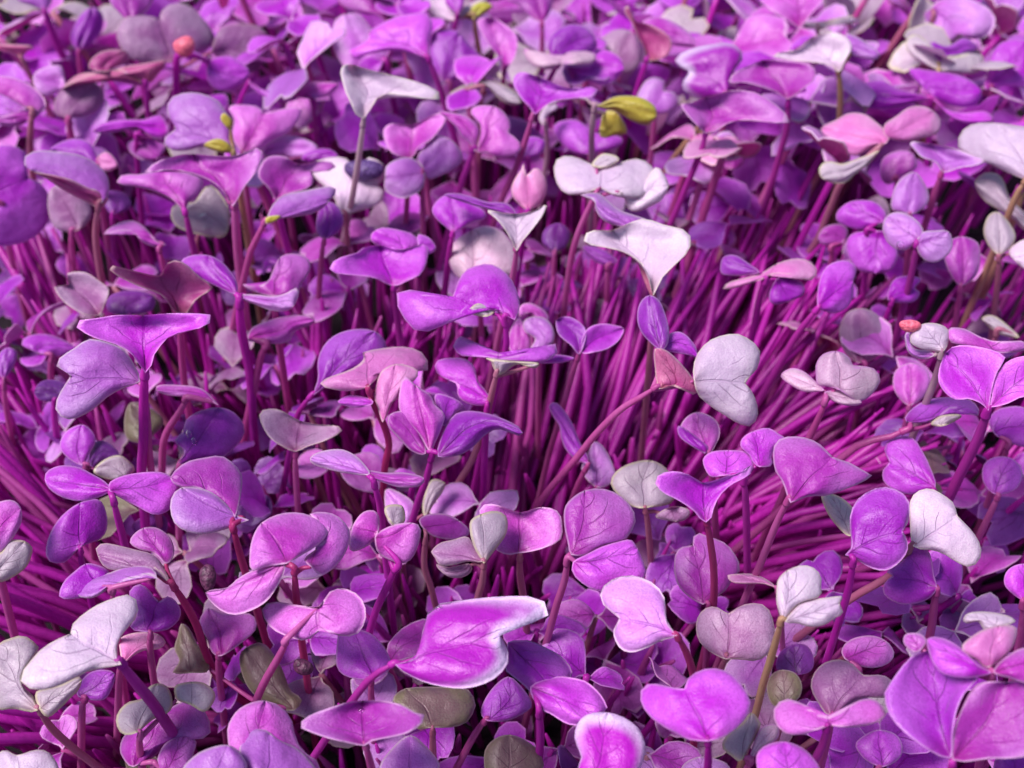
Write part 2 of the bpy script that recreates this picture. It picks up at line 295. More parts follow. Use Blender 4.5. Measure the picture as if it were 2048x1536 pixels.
DATA = """A 56 violet round sprout leaf cut by the frame edge beside the lavender folded sprout|s 0,118 4,140|p15 -25,118 -15,92 0,85 10,86 16,91 16,97 17,104* 24,107 29,115 30,123 27,132 20,139 10,143 0,144 -15,140
A 66 pale pink drooping sprout leaf on the edge above the big round violet leaf|t 19,64 18,75 18,90|m30 17,63 25,66 27,61 24,55 15,48 5,45 -8,44 -10,52* 0,55 8,59 13,62|m10_3 19,70 24,66 22,62 8,66 -4,70 0,73 10,74
A 68 lavender folded sprout leaf with a pale rim and reddish underside on grey stem|t 58,118 56,135 58,155|l35 60,119 64,112 63,103 58,97 48,91 35,89 22,88 14,92 14,96 18,100* 30,102 42,105 52,110 58,113|r-25_1 58,122 50,118 38,112 26,104 19,101 30,102 42,105 52,110 62,113 63,118
A 60 rounded violet sprout leaf rising behind the lavender folded leaf with reddish underside|s 57,98 58,110|p20 58,98 57,92 53,84 45,81 36,83 29,88* 42,90 52,95|k20 57,92 63,89 69,96 65,100 60,100 57,97
A 62 lavender sprout leaf on a thick magenta stem at the top corner|v 26,6 33,25 42,45 48,72|l25 26,6 18,3 10,0 10,-6* 22,-8 30,-4 30,2
A 64 pink sprout leaf in front of the big grey green leaf, on dark magenta stem|v 77,12 80,28 82,40|m25 76,13 70,8 64,0 70,-10* 88,-8 90,0 86,6 81,11
A 56 large grey green heart-shaped sprout leaf behind the pink seed husk|t 104,36 104,52 103,62|g15 100,36 88,37 76,34 69,24 69,15 76,9 86,9 93,11* 95,6 101,2 110,3 119,11 126,22 122,29 112,32|g15_2 124,30 127,20 130,16 140,14 150,15 157,21 158,29 154,36 149,42 140,42 130,36
A 62 dark red sprout leaf seen edge on with a long brown curled rim|v 85,47 86,58 87,70|r-35 84,49 78,44 68,41 57,42 45,44 36,52* 46,46 57,43 68,40 85,37 98,35 97,39 92,44 88,49|r10_3 62,42 52,40 55,33 64,29 74,30 75,36 66,40
A 64 small crinkled violet sprout leaf hanging beside the pink seed husk|v 122,36 112,32 104,32 103,45|P20 122,38 125,34 135,33 143,38 146,42 143,48 135,52 128,53 122,48 121,42|P40 122,36 116,31 108,29 102,33 112,34
A 62 thin vivid purple sprout leaf curled into a V shape|v 146,47 140,60 138,75|P55 145,47 152,52 162,57* 174,54 182,48 176,57 166,60 155,57 148,52
A 60 mauve sprout leaf behind the thin purple V-shaped leaf|v 183,57 184,70 185,84|m45 183,58 174,57 168,54 178,49 190,48 198,49 195,54 189,57
A 70 pale lavender sprout leaf with deep notch and yellow green curled edge|y 136,88 138,96 140,110|l15 137,89 128,88 118,86 110,88 101,88 96,84 97,80 102,76* 102,71 98,67 98,61 102,56 112,54 122,56 129,60 132,66 136,70 135,76 134,82|y-5+1 136,89 134,84 127,81 119,85 128,89|y-5+1 134,76 129,70 131,66 136,70 136,74
A 62 crinkled vivid violet sprout leaf left of the pale notched lavender leaf|v 80,78 80,90|P45 98,76 94,67 84,70 72,70 60,72 54,77 60,78 70,77 80,75 88,80 95,81|m20_3 85,80 77,82 74,84 77,90 85,94 93,92 97,86 92,82
A 60 wide mauve sprout leaf with dark veins right of the pale notched lavender leaf|s 142,88 143,100|m20 142,89 136,80 137,70 134,62 150,62 155,66* 164,64 176,63 175,70 168,78 160,82 152,88
A 56 pale lavender sprout leaf tucked below the wide veined mauve leaf|s 165,92 166,100|l20 155,91 153,87 157,82 165,79 175,80 184,84 186,88 178,93 165,92|P20+2 180,95 176,92 182,88 192,87 198,91 194,94
A 72 broad pink lavender sprout leaf with arched wings on thick magenta stem|s 137,118 138,130 140,155|m30v 136,121 131,113 125,107 117,103 106,100 95,99 84,102 91,95 103,91 113,90* 125,91 138,91 152,86 153,93 150,101 144,108 140,115
A 66 pink lavender pointed sprout leaf below the broad arched pink leaf|v 108,123 110,131 112,140|m25 108,124 101,117 90,112 78,109 70,108 68,105 73,102 82,102 95,99* 108,101 117,104 119,108 116,115 110,119
A 64 pink violet sprout leaf with pointed wings beside the white round leaf|v 161,116 164,128|m25v 161,117 157,110 151,103 154,94 160,91 168,92 175,96* 188,94 197,96 193,100 182,100 184,105 181,110 170,113 164,116
A 70 lavender sprout leaf with white rim and yellow edge, pointing right on forked stem|s 156,128 150,140 145,153|l30 156,131 157,125 160,119 166,114 176,112 186,110 195,109 197,113 193,117* 190,121 183,125 172,127 163,128|y0+1 156,131 156,127 164,126 162,129
A 55 greyish white sprout leaf carrying water drops under the arched pink leaf|t 115,138 115,150|w10 133,136 134,122 124,108 118,112 114,118 102,120 100,127 104,133 115,137 128,139
A 50 small dark violet sprout leaf under the lavender folded leaf|v 66,124 66,136|d20 66,125 61,120 60,112 70,112 76,116 76,122
A 50 grey shaded sprout leaf behind the grey stem of the lavender folded sprout|s 42,134 42,145|g10 45,135 33,134 28,122 30,110 42,108 52,118 53,128
A 60 curled mauve sprout leaf on its side below the pink pointed leaf|s 93,145 95,153|m40 97,143 93,145 84,142 77,135* 68,135 60,137 68,131 78,129 86,134 90,140
A 55 grey lavender round sprout leaf behind the thick magenta stem|s 40,69 42,82|g15 40,69 32,66 33,56 38,50 42,47 50,46 58,50 61,56 58,63 50,68|l15_1 38,50 36,52 30,56 24,55 20,50 20,43 28,39 36,39
A 52 dusky purple sprout leaf between two magenta stems near the top corner|s 46,29 47,40|p10 46,29 41,22 46,10 54,4 60,8 60,17 54,25
A 64 thin tan edged sprout leaf at the frame edge below the top corner|t 12,33 17,43 22,52|r-20 12,34 6,31 -3,29 -5,26* 8,26 20,27 16,30
A 62 small violet sprout leaf folded beside the tall white sprout stem|s 190,139 188,152|p20 190,140 185,135 186,125 190,118 197,120 201,128 198,136
B 55 white flat sprout leaf with a dark purple seed husk lying on it|t 5,124 6,140|W25 2,125 -2,115 -12,105 -16,97 -8,93 4,92 12,98* 18,92 27,96 28,104 24,108 28,112 25,119 15,123
0 54 large grey lavender sprout leaf behind the tall white sprout head|s 700,145 702,170|l15 700,145 685,130 668,100 665,60 672,40 690,28 720,30 745,60 775,95 780,120 750,140
B 60 pale pink sprout leaf at the top edge above the magenta winged leaf|s 30,12 30,24|m35 29,13 24,9 14,8 4,4 0,-2 8,-6 20,-8* 40,-8 49,-4 47,3 38,8
B 70 magenta violet sprout leaf with stepped edge above the tall white sprout|v 53,33 57,43 61,54 66,72 70,85 72,105|P25 53,34 47,32 38,30 28,30 18,32 11,35 7,32 7,29 12,27 19,22 18,19* 24,15 34,10 45,8 51,7 55,11 56,16 54,24
B 60 white sprout leaves with yellow edge at the top edge of the tray|y 80,8 81,18 83,30|W20 70,12 62,13 55,12 52,4 48,-2 60,-6 66,-2 70,6|W25 72,10 73,5 78,2 86,-2 92,-4 82,5 76,9|y0 80,11 78,5 84,1 91,3 88,7
B 62 purple bud on a straight dark magenta stem before the white top leaves|v 71,6 68,20 64,35 61,50|p25 71,8 66,5 63,0 68,-5 74,-3 74,3
B 54 violet sprout leaf behind the straight dark magenta stem at the top|s 66,48 68,60|p15 62,48 56,40 54,28 57,18 65,17 72,19* 78,26 85,34 88,41 84,45 75,45
B 62 pink mauve sprout leaf rising as a narrow funnel near the top|s 98,40 97,52|m15v 98,46 96,35 90,28 85,20 82,12 90,10* 98,14 104,19 106,25 104,34 100,40
B 60 pale pink sprout leaf hanging from the top edge by a magenta stem|s 120,13 120,24|m25 119,13 112,9 106,3 100,0 105,-8 125,-5 126,3 123,10
B 64 greyish white bow-shaped sprout leaf crossing a violet disc leaf|v 130,37 125,45 122,55|c40+3 130,39 124,41 116,39 111,34 109,28 118,31 128,33 134,31* 140,29 150,31 152,34 149,37 142,38 135,36|p15 130,34 124,31 124,24 128,18 137,14 146,16 151,22 152,28 146,33
B 60 vivid magenta crumpled sprout leaf right of the bow-shaped white leaf|v 138,44 137,55|P20 133,39 140,45 150,48 156,50 164,46 168,40 165,33 157,29 151,29 150,36 142,38
B 66 reddish funnel-shaped sprout leaf on a bright magenta stem near the top|v 182,33 179,42 175,55|r5v 182,35 179,27 176,22 174,16 170,10 168,6 170,3 174,12* 182,14 192,19 196,25 194,32 188,35|m25_3 184,30 178,14 190,10 205,18 210,27 200,27 192,26
B 54 grey mauve round sprout leaf behind the reddish funnel leaf|s 165,43 165,55|g15 160,42 155,35 152,27 158,20 166,17 174,20 178,28 177,38 170,43
B 56 small pale lavender two-lobed sprout leaf right of the yellow sprout leaf|s 186,66 185,78|l20 184,66 175,62 175,57 180,48 186,45 192,48 191,53* 197,54 200,60 196,65 190,67
B 64 thin pale green sprout leaf arching beside the magenta violet sprout|t 85,50 84,65|w40 65,56 68,53 76,49 86,46 94,48 102,52 107,57 108,60 103,62 96,59 91,54 85,49 78,51 72,54
B 80 tall white sprout head with one long wing, on pale green split stem|w 16,67 13,90 9,115 5,135 0,155 -10,190|W35v 16,69 12,68 10,65 8,60 5,54 3,47 2,42 4,38 10,38* 20,41 32,44 44,47 55,51 61,55 62,58 55,58 46,56 37,55 30,54 24,57 21,61 19,66
B 76 vivid magenta violet sprout with curled pointed tip on mauve stem|s 115,66 111,80 106,95 101,107 96,118|P30v 116,67 112,62 108,58 105,53 103,49 104,44 109,42 118,45* 126,48 133,51 142,52 148,51 151,50 153,54 150,57 143,57 135,58 127,59 121,63
B 74 white forked sprout with a yellow green underside leaf|w 151,61 149,75 149,97|y-5 152,62 156,60 161,57 168,56 178,57 186,62 187,68 183,73 178,73 171,70 163,65 157,64|W35 150,62 146,59 138,58 130,60 124,62 126,58 136,55 144,56|y-10_5 154,80 156,66 164,66 170,77 164,79
B 62 small white sprout bud cut by the magenta violet sprout stem|w 122,70 123,90 121,104|W20 121,73 118,69 122,62 128,61 129,64 124,67
B 74 flat white bow-shaped sprout leaf like a pair of wings at centre|s 152,112 146,125 141,137 137,152 133,180|W40 154,110 146,113 136,114 130,110 127,101 128,94 134,91 143,93 150,97 155,99* 163,97 172,93 180,94 186,100 185,108 180,114 172,116 163,115|W25_4 165,112 175,113 186,98 192,103 194,109 190,117 183,121 175,124 170,122 168,116|w45_1 152,98 149,96 155,90 163,91 165,94 158,98
B 68 pair of pale mauve veined sprout leaves on a bright magenta stem|v 80,86 77,96 72,110|m20 81,89 77,83 73,80 70,75 65,70 59,65 68,66 76,68 83,75 82,82|m20_1 82,89 84,74 78,66 82,62 92,62* 98,66 102,73 100,77 106,82 108,88 103,91 93,92 88,89
B 62 mauve heart-shaped sprout leaf left of the pale mauve veined pair|s 43,93 42,102|m20v 43,93 33,90 29,85 27,76 33,72 44,73* 54,68 62,66 64,70 60,76 55,82 48,86
B 62 two lavender sprout leaves spread flat like a butterfly|s 50,101 50,115|l20 50,98 47,92 51,86 53,81 59,79 67,82* 73,89 73,95 69,99 60,103 53,105|l20 51,101 48,95 42,92 35,93 29,97 28,104* 28,111 34,115 39,116 47,113 51,108
B 60 small violet sprout leaf touching the mauve stem of the magenta violet sprout|v 112,92 112,103|p30 108,93 104,91 108,85 112,80 120,81 122,85 118,91
B 66 heart-shaped mauve sprout leaf with pale rim and magenta veins, standing upright|v 112,122 110,132|k5 112,123 104,117 102,110 105,103 108,99 109,95 110,101* 112,103 116,98 121,102 123,110 120,118
B 56 violet sprout leaves in shade below the white forked sprout|s 148,90 148,102|p30 148,90 140,90 132,85 127,78 128,72 140,70 150,77* 158,79 166,80 167,84 160,88
B 76 white funnel sprout with violet left wing and sharp right point|s 105,143 104,155 100,175 96,190|W15v 105,147 102,141 98,134 93,128 87,123 95,124 104,125* 112,124 118,122 123,119 121,125 117,131 112,137 108,142|p50 105,126 96,125 86,122 76,119 62,114 70,113 79,115 88,118 100,119
B 68 bright violet scoop-shaped sprout leaf beneath the white funnel sprout|v 68,135 66,146|P25 68,136 65,134 60,130 56,125 56,121 60,116 66,114* 78,119 86,123 87,128 80,130 73,134
B 60 pale lavender veined sprout leaf cupped behind the white funnel stem|s 82,163 83,174|c15 78,165 70,162 66,155 65,147 70,140 78,135* 86,132 95,134 101,140 106,148 107,157 100,162 90,161
0 66 violet sprout with wide drooping leaves left of centre, above the black gap|v 786,570 790,600 795,640|P30v 786,572 745,555 700,550 665,545 660,530 680,515 715,505 727,495 760,490* 800,500 850,488 856,510 845,545 820,560|P35_2 790,500 757,492 742,480 745,465 765,455 800,460 828,470 842,495|P20_1 840,500 835,470 858,475 872,495 860,508
0 76 white winged sprout with downy surface standing right of centre|t 1306,585 1308,610 1306,640|W30v 1306,592 1300,560 1285,530 1250,505 1210,495 1172,487 1168,470 1190,460 1225,460* 1260,445 1290,437 1330,450 1370,460 1383,480 1375,505 1350,530 1325,555|l35_1 1262,455 1225,450 1200,435 1190,415 1187,398 1160,390* 1195,385 1215,400 1240,420 1275,432 1300,443
0 50 small violet sprout leaf half hidden below the downy white winged sprout|s 1215,530 1215,560|p20 1235,522 1215,532 1185,520 1165,492 1205,498
0 48 dark violet ball-shaped sprout leaf beside the brownish stem at centre|s 1110,500 1108,530|d10 1110,502 1085,485 1090,458 1118,446 1140,465 1132,493
C 74 pale pink sprout like a bird wing on a bright magenta stem|v 19,76 16,88 9,105 2,122 -8,145|m30v 18,78 14,74 10,70 6,65 4,61 10,60 18,57* 32,53 42,53 50,55 58,60 64,65 69,71 62,72 52,71 42,70 34,71 27,75 22,78
C 66 pink sprout leaf with white scalloped rim and magenta blush|s 30,54 29,70|B20 30,54 20,58 12,57 6,53 5,48 9,43 8,41* 3,39 0,37 3,32 12,28 22,26 32,25 38,28 41,33 38,38 34,43 33,48
C 70 pink winged sprout leaf above the pink bird wing sprout|v 67,57 66,75 62,90 55,115 50,130|m25v 66,58 60,54 52,51 45,49 38,48 32,49 33,45 38,41 45,38 52,35* 62,35 72,36 80,38 83,42 82,47 77,51 72,55
C 72 white sprout head on a yellow green stem near the top|y 96,40 97,50 97,67|W25v 96,42 92,39 86,37 76,36 66,35 58,33 60,31 70,30 75,26 80,22* 90,19 98,20 103,24 104,29 101,34 98,41|l30_1 104,31 100,20 106,21 113,25 120,31 118,35 110,34
C 58 long thin pale sprout leaf with a water drop behind the white head|t 84,15 84,26|w55 84,17 64,16 59,13 60,8 66,12 76,13 90,12 102,9 108,11 104,14 92,15
C 68 large pale lavender two-lobed sprout leaf near the top corner|t 152,8 150,22 147,42|l15 150,5 146,8 148,15 151,22 158,26 163,24 167,20* 173,23 182,22 187,17 188,10 183,4 175,0 165,-2 155,0
C 64 white crescent-shaped sprout leaf below the large two-lobed lavender leaf|y 155,41 153,52|w45 155,41 143,36 136,29 136,23 140,20 146,22 150,28 158,33* 168,33 176,30 181,33 181,39 176,43 165,43|p20_3 155,36 150,24 160,27 170,22 178,28 168,33
C 60 large blurred violet sprout leaf at the edge near the top corner|s 186,50 184,65|P20 182,52 184,40 187,30 194,24 207,24 212,38 207,50 195,50
C 62 three violet sprout leaves meeting at a pale point|v 150,57 150,70|P40 150,57 142,60 130,63 118,64 108,60 102,50 112,48 122,47 132,52|P20 151,56 142,48 137,40 155,42 170,45 180,53 177,61 170,63 160,61|P45 151,57 160,64 170,66 182,65 187,70 180,73 170,72 160,67
C 70 pair of smooth pale pink sprout leaves above a hanging white leaf|t 120,86 100,104 92,120 84,140 76,152|k30 124,84 117,86 107,91 98,89 90,83 86,75* 95,70 103,66 112,67 119,72 126,79|k30 124,80 123,73 130,68 137,63 145,62 152,65* 156,71 154,78 145,81 135,83|w40_2 120,88 112,91 104,94 98,96 90,94 85,98 86,104 92,107 100,107 106,102 114,96
C 74 large white folded sprout leaf at the edge with green tinge|y 207,104 200,115 190,140|W25 210,106 195,101 185,96 175,93 167,87 166,82 170,75 178,72 190,72* 205,74 222,76 222,100
C 68 pale blue lavender pointed sprout leaf left of the large white folded leaf|s 157,100 153,112 148,128|l30v 158,101 153,95 145,92 141,88 138,83 150,84* 165,87 175,91 183,94 176,97 168,98
C 66 narrow green tinted white S-shaped sprout leaf at the edge|y 205,112 202,120 190,150|w25 214,134 205,135 198,128 190,123 182,118 177,111 176,106 182,101 190,102 194,108 196,115 203,122
C 62 pale lavender dome sprout leaf in a stack above the crumpled violet leaf|s 138,124 138,134|l15 138,125 128,123 127,118 130,108 136,102 142,101 148,110 149,118 143,124
C 56 mauve sprout leaf on top of the pale lavender dome leaf|s 130,103 130,113|m20 126,108 121,104 122,93 132,88 140,90 142,98 134,103
C 62 crumpled violet sprout leaves next to the blue lavender pair with a drop|v 113,134 113,145|P20 122,130 112,134 102,133 95,129 96,123 103,118* 112,117 119,119 124,125|P15_1 120,135 124,136 129,143 131,150 127,158 118,160* 108,158 102,150 101,141 106,136
C 50 small mauve sprout leaf left of the crumpled violet sprout leaves|s 92,144 92,154|m20 99,142 90,144 84,140 88,133 97,131 102,135
C 70 pale blue lavender pair of sprout leaves carrying a bright drop|v 142,142 141,150 138,165|l15 143,140 137,146 131,146 125,142 122,134 124,127* 130,124 138,126 144,131 146,136|l15 142,142 145,136 152,135 160,135* 163,140 162,147 155,153 148,153 143,148
C 62 whitish oval sprout leaf below the green tinted S-shaped leaf|t 190,149 190,160|w15 190,149 184,144 181,135 184,126 190,124 196,130 200,138 197,145|W25 199,152 196,148 198,144 207,140 214,150 207,158
C 52 shaded mauve sprout leaf beneath the pink bird wing sprout|y 14,74 5,86 -2,95|m15 33,99 25,96 20,90 20,80 30,74 38,82 42,90 40,97
D 82 vivid violet fan-shaped sprout leaf atop a thick magenta stem|v 85,68 84,90 84,110 83,132|P30v 85,72 82,68 78,62 72,57 64,54 54,51 47,47 44,44 46,41 56,40 68,38 84,38* 100,37 114,37 124,38 124,41 120,45 110,47 100,50 94,56 90,62 88,70
D 76 large smooth violet notched sprout leaf under the vivid fan-shaped leaf|s 84,80 86,95 88,125|l18 82,77 72,81 63,86 55,93 46,98 39,99 33,95 33,88 37,80 41,74* 38,70 33,68 35,63 44,57 52,52 63,54 72,58 78,66
D 68 reddish funnel sprout leaf with cream rim above the violet fan-shaped leaf|s 105,36 106,55 108,78|r-10v 105,38 100,34 97,29 92,25 83,22 74,18 67,14 63,10 66,9 78,12 93,15* 96,10 99,7 104,6 110,9 116,15 123,20 125,23 119,26 113,31 110,37
D 72 violet swoosh-shaped sprout leaf with bright rim on a thick magenta stem|v 140,28 141,45 145,65 147,80 148,103|P25 138,26 128,22 118,17 110,11 105,7 112,3 122,3* 130,7 136,14 139,20|l40 140,26 150,26 160,27 168,25 173,22 175,25 172,33* 166,36 157,35 147,31 138,28
D 64 mauve shaded sprout leaf arching behind the violet swoosh-shaped leaf|s 160,28 162,45|m20 160,27 150,25 141,20 150,22 157,18 160,11 164,4* 171,2 179,4 182,9 180,15 176,20 174,26
D 58 small variegated sprout leaf with cream rim near the dark violet leaf|t 57,38 56,50|g15v 58,38 50,38 42,34 36,29 32,23 33,21 40,20* 39,15 41,13 50,13 58,18 64,23 62,30
D 54 dark violet sprout leaf in shadow behind the vivid fan-shaped leaf|v 76,38 76,50|d25 76,38 65,37 62,33 64,27 72,24 82,24 90,27 90,34 84,37
D 60 mauve sprout leaf with pale lower rim right of the thick magenta swoosh stem|s 156,54 152,65|m40 145,53 147,46 155,42 165,39 177,38 184,40 184,43 176,46 171,49 171,52 164,55 152,54
0 62 violet sprout leaf with dark branching veins behind the cream pink leaf|v 625,788 600,820 590,850|p20 627,790 636,757 635,725 645,695 670,670 710,658 750,662* 772,685 770,710 745,735 700,750 665,765
0 72 cream pink sprout leaf with rolled tip on a crossed red stem|r 735,775 748,810 768,850 778,890 770,930 765,1010|k40 737,773 705,782 670,780 640,770 655,755 700,740 728,722 725,705* 760,697 805,693 840,702 857,725 855,742 835,742 805,730 780,728 765,745|k10_1 765,845 755,815 748,790 755,760 765,740 790,728* 820,732 838,745 825,765 805,780 800,795 785,805 775,830|P30_3 745,808 720,815 690,812 675,803 700,790 740,797
D 58 grey mauve bat-shaped sprout leaf with faint veins below the swoosh|s 173,117 173,130|g25v 173,118 165,115 157,109 152,99 153,94 162,93 172,98 176,100* 186,102 198,103 200,106 192,111 180,115
D 60 round violet sprout leaf with glints, beside the bent mauve stem|s 105,125 104,135|p15 104,125 108,118 102,112 107,106 109,99 117,94 128,92* 137,95 143,103 142,110 136,117 131,121 120,122 112,125
D 66 flat mauve sprout leaf edge on a bent mauve stem|s 110,86 105,95 97,108 95,122|m50 128,91 122,88 116,87 108,86 98,85 91,82 93,79 105,79 115,80 121,83
D 55 dusky violet sprout leaves below the large smooth notched leaf|s 50,125 50,140|p15 48,126 40,122 35,116 36,110 40,105 48,102 54,106 56,112 52,120|d20 54,127 52,122 56,112 64,113 70,120 64,124|w15+2 70,135 57,132 55,128 62,122 70,120 76,124 79,129
D 76 bright violet pair of sprout leaves, left one like a tongue|v 66,145 69,157 73,172 78,195|P35 65,140 60,144 48,147 37,145 29,140 26,134* 28,129 36,126 46,127 54,131 61,135|P30 64,141 64,136 72,132 84,130 95,130 102,134* 106,140 103,148 98,153 90,155 80,150 72,146
0 74 pink lavender curled sprout leaf with an S-shaped fold below centre left|r 465,1050 475,1090 488,1135|m20_2 470,1035 452,1010 430,990 400,975 362,975 340,955* 370,925 410,915 445,912 475,935 485,955 482,990 476,1020|l30 498,1040 470,1052 440,1062 405,1068 370,1062 348,1045 340,1015 345,990 362,975* 395,975 425,985 450,1005 475,1030
0 60 dark vivid magenta sprout leaf below the bright violet pair|v 160,1095 165,1130|P0 160,1095 130,1125 95,1120 95,1080 120,1035 160,1005* 200,1000 215,1040 205,1075
D 48 slim violet sprout leaf at the frame edge, left of the dim magenta leaf|s 2,75 4,95|p15 2,75 -3,68 0,60 5,57 10,60 8,68
D 46 dim magenta sprout leaf in shade left of the vivid fan-shaped leaf|s 30,61 30,75|P25 25,61 13,56 15,51 24,49 34,51 45,58 35,62
D 48 dark red sprout leaf lobe below the large smooth notched leaf|v 32,87 32,97|d25 34,88 24,88 20,83 24,77 32,76 40,80
D 44 dull green shaded sprout leaf behind the thick magenta stem of the fan leaf|s 84,110 84,120|o15 84,112 74,110 73,97 77,89 88,92 96,101
E 80 big lavender violet saddle-shaped sprout leaf at centre|v 98,38 99,58 94,75|P28 104,41 96,37 90,33 84,31 79,31 75,34 70,39 64,43 56,47 48,48 42,44 37,36 34,29 36,24 42,23 50,26 60,28 67,28* 70,20 75,12 82,9 89,8 96,11 102,17 106,26 107,33|w0_2 88,39 80,38 77,35 82,31 88,31 93,35
E 74 violet sprout seen side on with beige funnel underside and curled tip|t 94,70 91,82 88,95 84,110 78,125 68,142|p55 94,64 82,62 73,62 68,57 70,52 72,50 76,55 84,58 94,61* 103,63 113,60 122,58 125,54 128,55 129,60 125,64 117,66 105,65|w-30 94,73 91,68 90,65 86,63 95,64 105,65 118,66 117,69 113,69 108,67 103,68 98,72|P45_4 118,66 125,61 139,63 132,66
E 66 violet sprout leaf with magenta base left of the beige funnel stem|v 88,90 87,105|P30 90,88 87,91 80,91 73,88 70,83 71,79 65,76* 59,73 57,67 60,64 68,63 76,64 81,69 82,76 87,82
E 66 small purple pair of pointed sprout leaves on a slim mauve stem|s 142,60 137,75 130,100 124,120|p20v 142,61 137,56 130,50 128,44 129,40 136,39 143,43 146,49|p30v 143,60 144,50 148,45 155,43 163,44 168,46 165,53 158,58 150,60
E 54 spiral of dim lavender sprout leaves beside the saddle-shaped leaf|s 118,60 118,70|l15 118,60 113,58 116,52 110,48 109,42 114,39 122,40 127,47 126,55|m10_2 104,62 100,55 102,45 107,40 113,50 112,62|m20_3 120,42 112,37 107,40 107,33 113,31 121,35 124,40
E 68 dark mauve sprout with jagged upright leaves and pale rolled tip|v 56,118 52,135 46,152 33,200 26,255|m10_1 52,119 44,118 36,110 30,103 31,96 40,94 46,98 50,106|m5 54,118 48,108 38,97 36,88 39,74 46,79* 55,85 57,90 63,96 62,102 58,112|p30_1 62,103 57,85 67,86 74,91 70,95|p30+1 59,121 60,112 63,104 69,96 78,94 90,96 98,99 106,103 109,107 107,109 99,106 93,105 86,109 80,115 72,120
0 74 pale pink slender sprout pair like a moustache below the dark mauve sprout|v 745,958 760,1010 765,1060|l35 740,950 700,948 660,940 625,928 620,915* 640,903 680,898 710,910 732,932|m45 725,948 735,940 770,945 810,945 848,955 840,972 800,975 765,965
0 46 pale grey lavender sprout leaves in the shade below the moustache pair|t 798,1055 800,1080|l15 798,1055 775,1040 770,980 800,985 830,1010 820,1045|w15 850,1035 845,1005 862,960 890,965 885,985 870,1005
E 52 slender violet fallen sprout leaf lying across the bare stems|s 147,125 140,140|p25 147,125 140,123 134,117 131,110 130,103 126,97 124,91* 128,89 134,95 139,104 142,112 147,121
E 46 dull lavender sprout leaf under the slender fallen violet leaf|s 152,138 152,148|l10 152,139 145,133 143,127 147,118 150,112* 155,114 160,122 163,131 160,137
0 78 cream white heart sprout leaf tipped sideways on a red forked stalk|s 1316,772 1280,795 1240,820 1190,870 1150,920 1090,990 1050,1060|W8 1388,762 1386,740 1392,712 1410,688 1433,674 1471,667 1498,678 1519,698 1519,725 1509,746 1495,756 1491,767* 1505,784 1515,811 1515,835 1502,852 1478,848 1450,831 1423,814 1396,790|r-5 1318,778 1310,740 1310,697 1340,705 1385,755 1395,790 1370,782 1350,772|p10 1320,700 1290,675 1276,650 1275,620 1285,598 1300,590* 1318,600 1330,625 1338,660 1335,690|P30 1322,700 1338,668 1365,665 1390,690 1395,715 1375,710 1345,705
H 66 shiny mauve sprout leaf pair behind the grey green sprout|t 107,28 107,40 109,54|m15v 106,28 100,29 93,26 90,20 86,12 83,4 87,-1 95,0 107,4* 118,1 127,2 131,6 132,14 131,20 124,24 114,27
H 72 pale grey green sprout with two leaves in a V|t 86,32 85,45 82,56|w15 86,34 83,30 80,24 78,17 78,9 84,5* 92,3 98,5 100,10 99,17 95,23 91,28|g30 85,33 76,33 68,35 60,35 57,30 55,27* 60,22 68,20 76,18 80,23 83,28|g-10_3 77,34 79,38 74,42 66,42 60,38 58,34 65,36
H 68 mauve sprout pair with grey underside patch on slanting vivid stem|v 36,33 28,50 21,67|m20 24,16 19,23 9,27 7,22 9,12* 15,4 22,3 25,8|m5 22,19 25,15 34,11 44,10* 49,13 48,22 44,31 38,34 31,32 24,28|w10_1 33,12 28,5 29,0 38,0 40,8 37,12
H 60 pointed mauve sprout leaf between the grey patched pair and grey green sprout|t 52,17 51,35 55,48|m30 50,13 48,8 54,5 64,5 72,9* 78,15 74,19 66,20 56,18
H 74 large mauve violet double sprout leaf with pale rim right of centre bottom|s 135,30 133,45 128,60|m15 137,29 135,22 133,12 133,2 137,-4 145,-9* 155,-10 164,-7 171,-1 175,7 173,14 170,19 163,22 155,24 147,29|P15+1 138,33 147,28 155,24 165,21 172,20 176,25* 179,32 181,40 177,45 168,46 160,50 152,50 144,46 138,40
E 56 greyish white round sprout leaf tucked behind the large double mauve leaf|t 180,150 182,162|w15 180,151 172,150 163,142 160,135 165,128 174,124 184,123 193,128 197,138 196,148|g-10_2 196,150 206,152 205,157 198,159 186,156
H 78 lavender violet sprout leaf with a side notch and orange red stem|r 198,75 204,85 208,97 209,110|l12 199,76 193,68 192,55 187,47 178,42 168,41 158,45 154,51 155,57 160,62 165,66* 162,72 162,77 166,84 173,86 182,83 190,79
H 76 large bicoloured magenta sprout leaf with broad white margin|v 34,92 25,97 12,110|B30 34,93 40,98 50,103 62,106 75,107 87,104 95,99 100,92 100,85 97,78 95,75* 105,72 116,68 124,64 125,60 121,56 112,53 100,53 85,54 70,56 58,58 52,65 50,75 50,84 45,90
H 68 crumpled glossy violet sprout leaf beside the bicoloured magenta leaf|v 118,118 119,135 118,150|P20 100,80 98,95 104,101 112,108 118,118 125,122 130,112* 137,101 137,95 131,88 122,83 113,79 105,79|P20+1 113,106 118,118 125,122 135,128 144,128 152,123* 158,120 157,115 153,109 146,103 139,101 128,100
H 56 olive green veined sprout leaf below the bicoloured magenta leaf|t 56,130 56,142|o20 56,130 47,131 42,124 34,116 33,112 40,107* 57,106 75,107 80,112 81,118 76,127 66,130
0 72 mauve grey pointed sprout leaf with magenta veins at the bottom|s 730,1487 738,1515 745,1545|m30v 728,1492 690,1485 650,1475 610,1460 597,1450 620,1430 660,1415 700,1403 725,1401* 760,1401 800,1408 830,1425 850,1430 845,1445 820,1465 780,1475 745,1482
